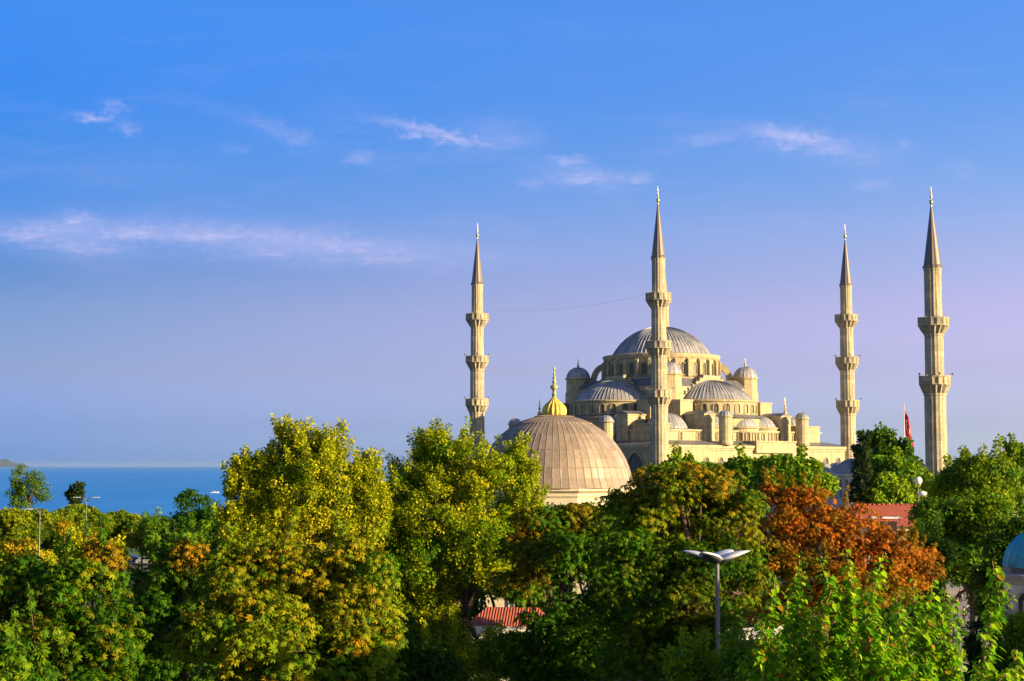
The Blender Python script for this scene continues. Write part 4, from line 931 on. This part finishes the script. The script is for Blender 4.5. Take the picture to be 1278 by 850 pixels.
# saplings with heart-shaped leaves in the right foreground
HEART = np.array([[(0, .06, 0), (-.36, -.06, .05), (-.44, .42, .07), (0, 1, -.10)], [(0, .06, 0), (0, 1, -.10), (.44, .42, .07), (.36, -.06, .05)]], float)
def sapling(label, d, shoots, seed, base_px, leaf=.205, bushy=2.6):
    rng = np.random.default_rng(seed); bx_ = at(base_px, 800, d).x
    root = thing('sapling', label, 'young tree', (bx_, d, 0), 0, 'young trees with heart-shaped leaves'); m = MB(); O = Vector((bx_, d, 0))
    Pp, Dd, Sz, Tt = [], [], [], []
    fork = Vector((0, 0, 6.5)); m.tube([(0, 0, -.2), (.05, 0, 3), fork], [.13, .11, .09], 7)
    for (tx, ty, bx2, by2) in shoots:
        dd = rng.uniform(-.9, .9); top = Vector(at(tx, ty, d + dd)) - O; bot = Vector(at(bx2, by2, d + dd * .7)) - O
        mid = top.lerp(bot, .5) + Vector((rng.uniform(-.4, .4), rng.uniform(-.2, .2), 0))
        m.tube([fork, fork.lerp(bot, .6) + Vector((0, 0, -.2)), bot, mid, top], [.06, .05, .04, .025, .006], 6)
        ln = (top - bot).length; curves = [([bot, mid, top], ln, 1.0)]
        nb = int(ln * 3.2 * bushy)
        for i in range(nb):
            t = (i + rng.uniform(0, 1)) / nb * .86; p = bot.lerp(mid, t * 2) if t < .5 else mid.lerp(top, t * 2 - 1)
            a = rng.uniform(0, 2 * PI); l2 = rng.uniform(.2, .62) * (1.1 - t) * 1.3
            e = p + Vector((math.cos(a) * l2 * .8, math.sin(a) * l2 * .8, l2 * .75)); m.tube([p, p.lerp(e, .5) + Vector((0, 0, .03)), e], [.014, .01, .004], 4)
            curves.append(([p, p.lerp(e, .5), e], l2, .85))
        for pts, l2, k in curves:
            n = max(5, int(l2 / .034))
            for i in range(n):
                t = (i + rng.uniform(0, .6)) / n; p = pts[0].lerp(pts[1], t * 2) if t < .5 else pts[1].lerp(pts[2], min(1, t * 2 - 1))
                a = i * 2.4 + rng.uniform(-.5, .5); pl = rng.uniform(.06, .17) * (1.1 - .6 * t)
                od = Vector((math.cos(a), math.sin(a), .35)); q = p + od * pl
                Pp.append(q); Dd.append(Vector((math.cos(a) + rng.normal(0, .25), math.sin(a) + rng.normal(0, .25), -rng.uniform(.25, 1.15))))
                Sz.append(leaf * k * rng.uniform(.5, 1.25) * (1.05 - .5 * t ** 2)); Tt.append(.32 + .35 * t + rng.normal(0, .24))
    P = np.array(Pp); D = nrm(np.array(Dd)); n = len(P); side = nrm(np.cross(D, np.array([0, 0, 1.0])) + rng.normal(0, .22, (n, 3))); side = nrm(side - D * (side * D).sum(1, keepdims=True)); U = np.cross(side, D)
    V = HEART.reshape(-1, 3)[None]
    W = (V[..., 0:1] * side[:, None] + V[..., 1:2] * D[:, None] + V[..., 2:3] * U[:, None]) * np.array(Sz)[:, None, None] + P[:, None]
    au = np.where(rng.random(n) < .03, .8, 0.0)
    me = quads_mesh('crown', W.reshape(-1, 3), np.repeat(np.array(Tt), 2), np.repeat(au, 2), LF_SAP)
    place('crown', me, root); m.build('trunk', M_STEM, root); return root
sapling('young tree nearest the street lamp, lower than the others', 37, [(945, 772, 952, 870), (930, 818, 938, 880), (968, 718, 990, 870), (958, 790, 962, 880), (985, 760, 975, 880)], 1, 958)
sapling('young tree with the tallest pair of shoots before the orange chestnut', 38, [(998, 692, 1016, 870), (1022, 694, 1034, 860), (1056, 684, 1044, 870), (1038, 735, 1026, 870), (1008, 770, 1018, 880), (985, 740, 1000, 870), (1062, 715, 1058, 870)], 2, 1025)
sapling('young tree in the middle of the row with one high bunch of leaves', 36, [(1102, 690, 1090, 860), (1080, 732, 1086, 870), (1064, 790, 1078, 880), (1110, 790, 1098, 880), (1118, 745, 1115, 880), (1072, 770, 1078, 880)], 3, 1095)
sapling('young tree left of the walking people on the pavement', 39, [(1140, 722, 1148, 870), (1164, 724, 1154, 880), (1145, 775, 1140, 880), (1172, 790, 1166, 880), (1128, 755, 1128, 880), (1180, 735, 1178, 880), (1192, 745, 1186, 880)], 4, 1155)
sapling('lone young tree with bare orange stem, left of the fountain kiosk', 35, [(1238, 697, 1228, 800)], 5, 1228, bushy=1.9)
sapling('short young tree in the bottom right corner', 34, [(1240, 800, 1236, 880), (1222, 830, 1225, 890), (1268, 810, 1266, 890), (1255, 840, 1250, 890)], 6, 1245)

# ------------------------------------------------------------------ street lamps
def petal_mb(L_, W_, mi=0, lens=False):
    m = MB(); n = 10; k = 10; vs = []
    for i in range(n + 1):
        t = i / n; wdt = W_ * math.sin(PI * (.06 + .94 * t) ** .8) ** .75 * .5 + .01; x = t * L_; zc = .38 * t * (1 - .15 * t)
        for j in range(k):
            a = 2 * PI * j / k; y = math.cos(a) * wdt * (1 if not lens else .8); z = math.sin(a)
            z = zc + (.12 * z if z > 0 else .06 * z) * (wdt / (W_ * .5)) - (.03 if lens else 0)
            vs.append((.05 + x * (.9 if lens else 1), y, z))
    m.add(vs, [(i * k + j, (i + 1) * k + j, (i + 1) * k + (j + 1) % k, i * k + (j + 1) % k) for i in range(n) for j in range(k)] + [tuple(range(k)), tuple(reversed([n * k + j for j in range(k)]))], mi, None, True)
    return m
p = at(895, 700, 56)
sl = thing('street_lamp', 'tall grey street lamp with four pale petal-shaped heads before the dark chestnut', 'street lamp', (p.x, p.y, 0))
MB().lathe([(.16, 0), (.16, .3), (.12, .35), (.105, 1.2), (.075, p.z - .08)], 12, smooth=True).build('pole', M_METAL, sl)
MB().lathe([(.09, p.z - .1), (.16, p.z), (.20, p.z + .06), (.16, p.z + .12), (.02, p.z + .15)], 14, smooth=True).build('hub', M_LAMPDARK, sl)
for a in (172, 8, -122, 58):
    h = petal_mb(1.15, .74).build('lamp_head', M_LAMPWHITE, sl, (0, 0, p.z + .02), R(a))
    petal_mb(1.02, .74, lens=True).build('lens', M_LAMPDARK, h, (.03, 0, -.055))
    if a == -122: h['label'] = 'lamp head with a dark glass bowl facing the camera'
def small_lamp(px, py, d, arms, label, nm='lamp_post', group=None):
    p = at(px, py, d); t = thing(nm, label, 'lamp post', (p.x, p.y, 0), 0, group)
    MB().lathe([(.12, 0), (.12, .4), (.055, .5), (.036, p.z)], 8, smooth=True).build('pole', M_METAL if arms != [0] else M_LAMPWHITE, t)
    for a in arms:
        MB().tube([(0, 0, p.z - .25), (.2 * a, 0, p.z + .02), (.55 * a, 0, p.z + .08)], [.05, .045, .04]).build('arm', M_METAL, t)
        MB().add([Vector((a * (.5 + .32 * (x + 1)), y * .14 * (1.15 - .3 * abs(x)), p.z + .06 + z * .06)) for x in (-1, 0, 1) for y, z in ((-1, 0), (0, 1), (1, 0), (0, -.6))],
                 [(i * 4 + j, (i + 1) * 4 + j, (i + 1) * 4 + (j + 1) % 4, i * 4 + (j + 1) % 4) for i in range(2) for j in range(4)] + [(0, 1, 2, 3), (11, 10, 9, 8)]).build('lamp_head', M_LAMPWHITE, t)
    return t
small_lamp(50, 637, 118, [-1], 'slim lamp post with one arm to the left, in front of the pines')
small_lamp(108, 622, 140, [-1, 1], 'tall lamp post with two short arms standing out against the sea')
def globe_lamp(px, py, d, r, label, flat=1.0):
    p = at(px, py, d); t = thing('globe_lamp', label, 'globe lamp', (p.x, p.y, 0))
    MB().lathe([(.1, 0), (.07, .5), (.045, p.z - r * flat)], 8).build('pole', M_METAL, t)
    pr = [(r * math.sin(PI * i / 10), -r * flat * math.cos(PI * i / 10)) for i in range(11)]
    MB().lathe([(max(.005, a), p.z + b_) for a, b_ in pr], 16, smooth=True).build('globe', M_GLASS, t)
    MB().lathe([(.12, p.z - r * flat - .06), (.16, p.z - r * flat + .05)], 8).build('collar', M_METAL, t)
globe_lamp(1146, 600, 168, .42, 'round white globe lamp in front of the near minaret trees')
globe_lamp(1151, 616, 166, .48, 'flattened white globe lamp just below the round one', .55)
globe_lamp(1196, 772, 84, .14, 'slender white post lamp beside the pavement, between the saplings')

# ------------------------------------------------------------------ flag
p = at(1128, 505, 332)
fp = thing('flagpole', 'thin pale flagpole between the trees and the near minaret', 'flagpole', (p.x, p.y, 0))
MB().lathe([(.16, 0), (.12, 10), (.06, p.z)], 8).build('pole', M_LAMPWHITE, fp); MB().lathe([(.02, p.z - .1), (.16, p.z + .05), (.02, p.z + .2)], 8, smooth=True).build('finial', M_GOLD, fp)
def cloth(f, h):
    x = .1 + f * (1.1 + .85 * h) ; y = .42 * math.sin(f * 7.5 + h * 1.5) * (f ** .6) * (1 - .3 * h); z = p.z - .4 - h * 5.6 - f * (3.6 + .3 * h) - .2 * math.sin(f * 6) * f
    return Vector((x, y, z))
vs = [cloth(i / 24, j / 14) for j in range(15) for i in range(25)]
fo = thing('flag', 'red flag with white crescent and star hanging limp from the pole', 'flag', (p.x, p.y, 0))
MB().add(vs, [(j * 25 + i, j * 25 + i + 1, (j + 1) * 25 + i + 1, (j + 1) * 25 + i) for j in range(14) for i in range(24)], 0, .5, True).build('cloth', M_RED, fo)
m = MB()
def patch(fn, na, off):
    vs = []
    for i in range(na + 1):
        for j in (0, 1):
            f, h = fn(i / na, j); q = cloth(f, h); q.y += off; vs.append(q)
    m.add(vs, [(2 * i, 2 * i + 1, 2 * i + 3, 2 * i + 2) for i in range(na)], 0, .5)
def cres(t, j):
    a = R(28) + t * (2 * PI - R(56)); ro = .25; ri = .20
    if j == 0: return .36 + ro * .72 * math.cos(a), .5 + ro * math.sin(a)
    b_ = R(48) + t * (2 * PI - R(96)); return .36 + .05 + ri * .72 * math.cos(b_), .5 + ri * math.sin(b_)
def star(t, j):
    a = PI + t * 2 * PI; rr_ = .12 if round(t * 10) % 2 == 0 else .05; rr_ *= j
    return .64 + rr_ * .72 * math.cos(a), .5 + rr_ * math.sin(a)
for off in (-.03, .03): patch(cres, 24, off); patch(star, 10, off)
m.build('crescent_and_star', M_FLAGWHITE, fo)

# ------------------------------------------------------------------ boat
bd = (CAMZ - SEA) * F / (615 - 581); p = at(268.5, 581, bd)
bt = thing('motor_boat', 'small white motor boat heading right across the blue sea', 'boat', (p.x, bd, SEA))
vs = []; NS = 9
for i in range(NS):
    t = i / (NS - 1); x = -8 + 16.5 * t; wd = 2.1 * (1 - max(0, (t - .45) / .55) ** 2) + .05; dk = 1.5 + .9 * t * t
    vs += [(x, -wd, dk), (x - .1, -wd * .75, .1), (x - .2, 0, -.5), (x - .1, wd * .75, .1), (x, wd, dk)]
fs = [(i * 5 + j, (i + 1) * 5 + j, (i + 1) * 5 + j + 1, i * 5 + j + 1) for i in range(NS - 1) for j in range(4)] + [(i * 5, i * 5 + 4, (i + 1) * 5 + 4, (i + 1) * 5) for i in range(NS - 1)] + [(0, 1, 2, 3, 4)]
MB().add(vs, fs).build('hull', M_CARWHITE, bt)
MB().frustum(-4.5, 2.5, -1.5, 1.5, 1.4, -4, 1, -1.3, 1.3, 3.6).build('cabin', M_CARWHITE, bt)
MB().frustum(-3.9, 1.9, -1.55, 1.55, 2.3, -3.7, 1.3, -1.45, 1.45, 3.1).build('window', M_CARGLASS, bt)
MB().tube([(-1, 0, 3.6), (-1.2, 0, 6.2)], .08).build('mast', M_METAL, bt)
m = MB(); vs = []
for i in range(14):
    t = i / 13; x = p.x - 7 - 34 * t; wd = 1.2 + 3.0 * t + .5 * math.sin(i * 2.1); vs += [(x, bd - wd, SEA + .35), (x, bd + wd, SEA + .35)]
tag(MB().add(vs, [(2 * i, 2 * i + 1, 2 * i + 3, 2 * i + 2) for i in range(13)], 0, .5).build('wake', M_FOAM), kind='structure')

# ------------------------------------------------------------------ vehicles
def car(px, d, rz, label, mat, van=False):
    p = at(px, 700, d); t = thing('parked_van' if van else 'parked_car', label, 'van' if van else 'car', (p.x, d, ground_h(p.x, d)), rz, 'cars parked by the park road')
    Hh = 2.1 if van else 1.45
    body = [(-2.2, .35), (-2.25, .75), (-2.15, .95), (2.15, .85), (2.25, .6), (2.2, .35)]
    top = [(-2.1, .94), (-2.0, Hh - .05), (-1.8, Hh), (1.1 if van else .5, Hh), (1.3 if van else .8, Hh - .06), (1.75 if van else 1.45, .88)] if van else [(-1.95, .94), (-1.5, Hh - .05), (-1.2, Hh), (.3, Hh), (.6, Hh - .06), (1.35, .88)]
    MB().ext(body, -.85, .85).ext(top, -.74, .74).build('body', mat, t)
    for s_ in (-1, 1):
        yy_ = .745 * s_; a, b_ = sorted((yy_, yy_ + .012 * s_))
        MB().ext([(top[0][0] + .3, 1.0), (top[1][0] + .25, Hh - .16), (top[4][0] - .15, Hh - .16), (top[5][0] - .4, 1.0)], a, b_).build('side_window', M_CARGLASS, t)
        for x in (-1.4, 1.4):
            w_o = MB().lathe([(.02, -.1), (.33, -.1), (.33, .1), (.02, .1)], 14).build('wheel', M_BLACK, t, (x, .8 * s_, .33)); w_o.rotation_euler = (PI / 2, 0, 0)
            MB().lathe([(.02, -.11), (.19, -.11), (.19, .11), (.02, .11)], 10).build('rim', M_METAL, w_o)
    for y in (-.65, .65): MB().box(2.2, 2.24, y - .15, y + .15, .55, .72).build('headlight', M_GLASS, t)
    return t
car(166, 262, R(4), 'dark blue car parked on the road seen through the gap in the bushes', M_CARBLUE)
car(188, 260, R(0), 'silver car right behind the blue one, mostly behind bushes', M_CARSILVER)
car(61, 296, R(75), 'white van parked beside the lawn at the left', M_CARWHITE, True)

# ------------------------------------------------------------------ people on the pavement
def skin_obj(name, joints, bones, mat, parent, levels=1):
    me = bpy.data.meshes.new(name); me.from_pydata([j[:3] for j in joints], bones, []); me.materials.append(mat)
    o = bpy.data.objects.new(name, me); COL.objects.link(o); o.parent = parent
    sk = o.modifiers.new('skin', 'SKIN'); sk.use_smooth_shade = True
    for v_, j in zip(me.skin_vertices[0].data, joints): v_.radius = (j[3], j[3] if len(j) < 5 else j[4])
    me.skin_vertices[0].data[0].use_root = True
    sb_ = o.modifiers.new('sub', 'SUBSURF'); sb_.levels = sb_.render_levels = levels
    return o
def person(px, d, rz, label, top, bottom, stride=.16, h=1.0, woman=False, wave=False):
    p = at(px, 760, d); t = thing('person', label, 'person', (p.x, d, .01), rz, 'people walking on the paved square'); t.scale = (h, h, h)
    s = stride
    J = [(0, 0, .95, .13, .10), (0, .01, 1.15, .12, .09), (0, .01, 1.34, .155, .10), (0, 0, 1.47, .06, .06), (0, -.01, 1.56, .065, .07), (0, -.015, 1.66, .085, .10), (0, -.01, 1.74, .06, .07),
         (-.17, .01, 1.40, .05), (-.23, .03 + s * .3, 1.14, .042), (-.24, -.05 + s * .6, .90, .032), (-.235, -.07 + s * .65, .83, .03),
         (.17, .01, 1.40, .05), (.23, .03 - s * .3, 1.14, .042), (.24, -.08 - s * .6, .91, .032), (.235, -.11 - s * .65, .84, .03),
         (-.09, 0, .88, .085), (-.095, -s * .55, .50, .058), (-.095, -s * .4, .10, .04), (-.1, -s * .4 - .14, .04, .035),
         (.09, 0, .88, .085), (.095, s * .3, .50, .058), (.095, s * 1.3, .12, .04), (.1, s * 1.3 - .13, .05, .035)]
    Bn = [(0, 1), (1, 2), (2, 3), (3, 4), (4, 5), (5, 6), (2, 7), (7, 8), (8, 9), (9, 10), (2, 11), (11, 12), (12, 13), (13, 14), (0, 15), (15, 16), (16, 17), (17, 18), (0, 19), (19, 20), (20, 21), (21, 22)]
    for hx, b_ in ((10, -1), (14, 1)):       # thumb and four fingers
        c = J[hx]
        for k, (ox, oy, ln) in enumerate(((-.5, -.035, .045), (.0, -.028, .075), (0, -.01, .085), (0, .008, .08), (0, .026, .065))):
            J.append((c[0] - b_ * .01, c[1] + oy * .8, c[2] - .03, .010)); Bn.append((hx, len(J) - 1)); J.append((c[0] - b_ * .02, c[1] + oy, c[2] - .03 - ln, .007)); Bn.append((len(J) - 2, len(J) - 1))
    body = skin_obj('body', J, Bn, M_SKIN, t)
    sh_i = [0, 1, 2, 7, 8, 11, 12]; mp = {a: i for i, a in enumerate(sh_i)}
    JS = [tuple(J[i][:3]) + tuple(x * 1.18 + .012 for x in J[i][3:]) for i in sh_i]; skin_obj('shirt', JS, [(mp[a], mp[b_]) for a, b_ in Bn if a in mp and b_ in mp], CLOTH[top], t)
    if woman:
        MB().lathe([(.30, .28), (.27, .5), (.20, .8), (.16, 1.02)], 14, smooth=True).build('skirt', CLOTH[bottom], t)
    else:
        tr_i = [0, 15, 16, 17, 19, 20, 21]; mp = {a: i for i, a in enumerate(tr_i)}
        JT = [tuple(J[i][:3]) + tuple(x * 1.12 + .014 for x in J[i][3:]) for i in tr_i]; skin_obj('trousers', JT, [(mp[a], mp[b_]) for a, b_ in Bn if a in mp and b_ in mp], CLOTH[bottom], t)
    MB().lathe([(.02, 1.80), (.075, 1.785), (.10, 1.73), (.105, 1.66), (.09, 1.60)], 12, c=(0, .025, 0), smooth=True).build('hair', M_HAIR, t)
    for s_ in (-1, 1):
        MB().box(s_ * .095 - .04, s_ * .095 + .04, (-s if s_ < 0 else s * 1.3) * (.4 if s_ < 0 else 1) - .19, (-s * .4 if s_ < 0 else s * 1.3) + .07, .0 if s_ < 0 else .03, .085 if s_ < 0 else .11).build('shoe', M_BLACK, t)
    return t
person(1200.5, 150, R(170), 'walking person in a dark purple coat on the sunlit pavement gap', 'purple', 'black', woman=True)
person(1205, 192, R(20), 'person in a bright blue shirt standing at the back under the trees', 'blue', 'denim', .08)
person(1199, 188, R(-30), 'person in a red top beside the one in blue', 'red', 'black', .05)
person(1209, 170, R(200), 'person in a white top nearest the lone sapling', 'white', 'denim', .14)
person(1194, 174, R(120), 'person in a navy jacket left of the group', 'navy', 'black', .18)
person(1213, 178, R(160), 'person in an orange top partly behind the sapling leaves', 'orange', 'navy', .1)
person(1203, 164, R(-150), 'person dressed all in black among the walkers', 'black', 'black', .2)
p = at(1204, 806, 118)
st = thing('sign_board', 'small blank white board standing low on the pavement', 'board', (p.x, p.y, 0), R(-15))
MB().box(-.42, .42, -.03, .03, .9, 1.9).build('panel', M_WHITE, st)
for x in (-.35, .35): MB().tube([(x, .05, 0), (x, .05, 1.85)], .03).build('leg', M_METAL, st)
block(41, 44, 12, 15, 18.5, 0, 'first of the pale house blocks added outside the view to the right to shade the trees, tiled roof')
block(42, 59, 13, 14, 15.5, 3, 'middle pale house block added outside the view to the right to shade the trees, tiled roof')
block(43, 75, 12, 15, 17.5, -2, 'farthest pale house block added outside the view to the right to shade the trees, tiled roof')
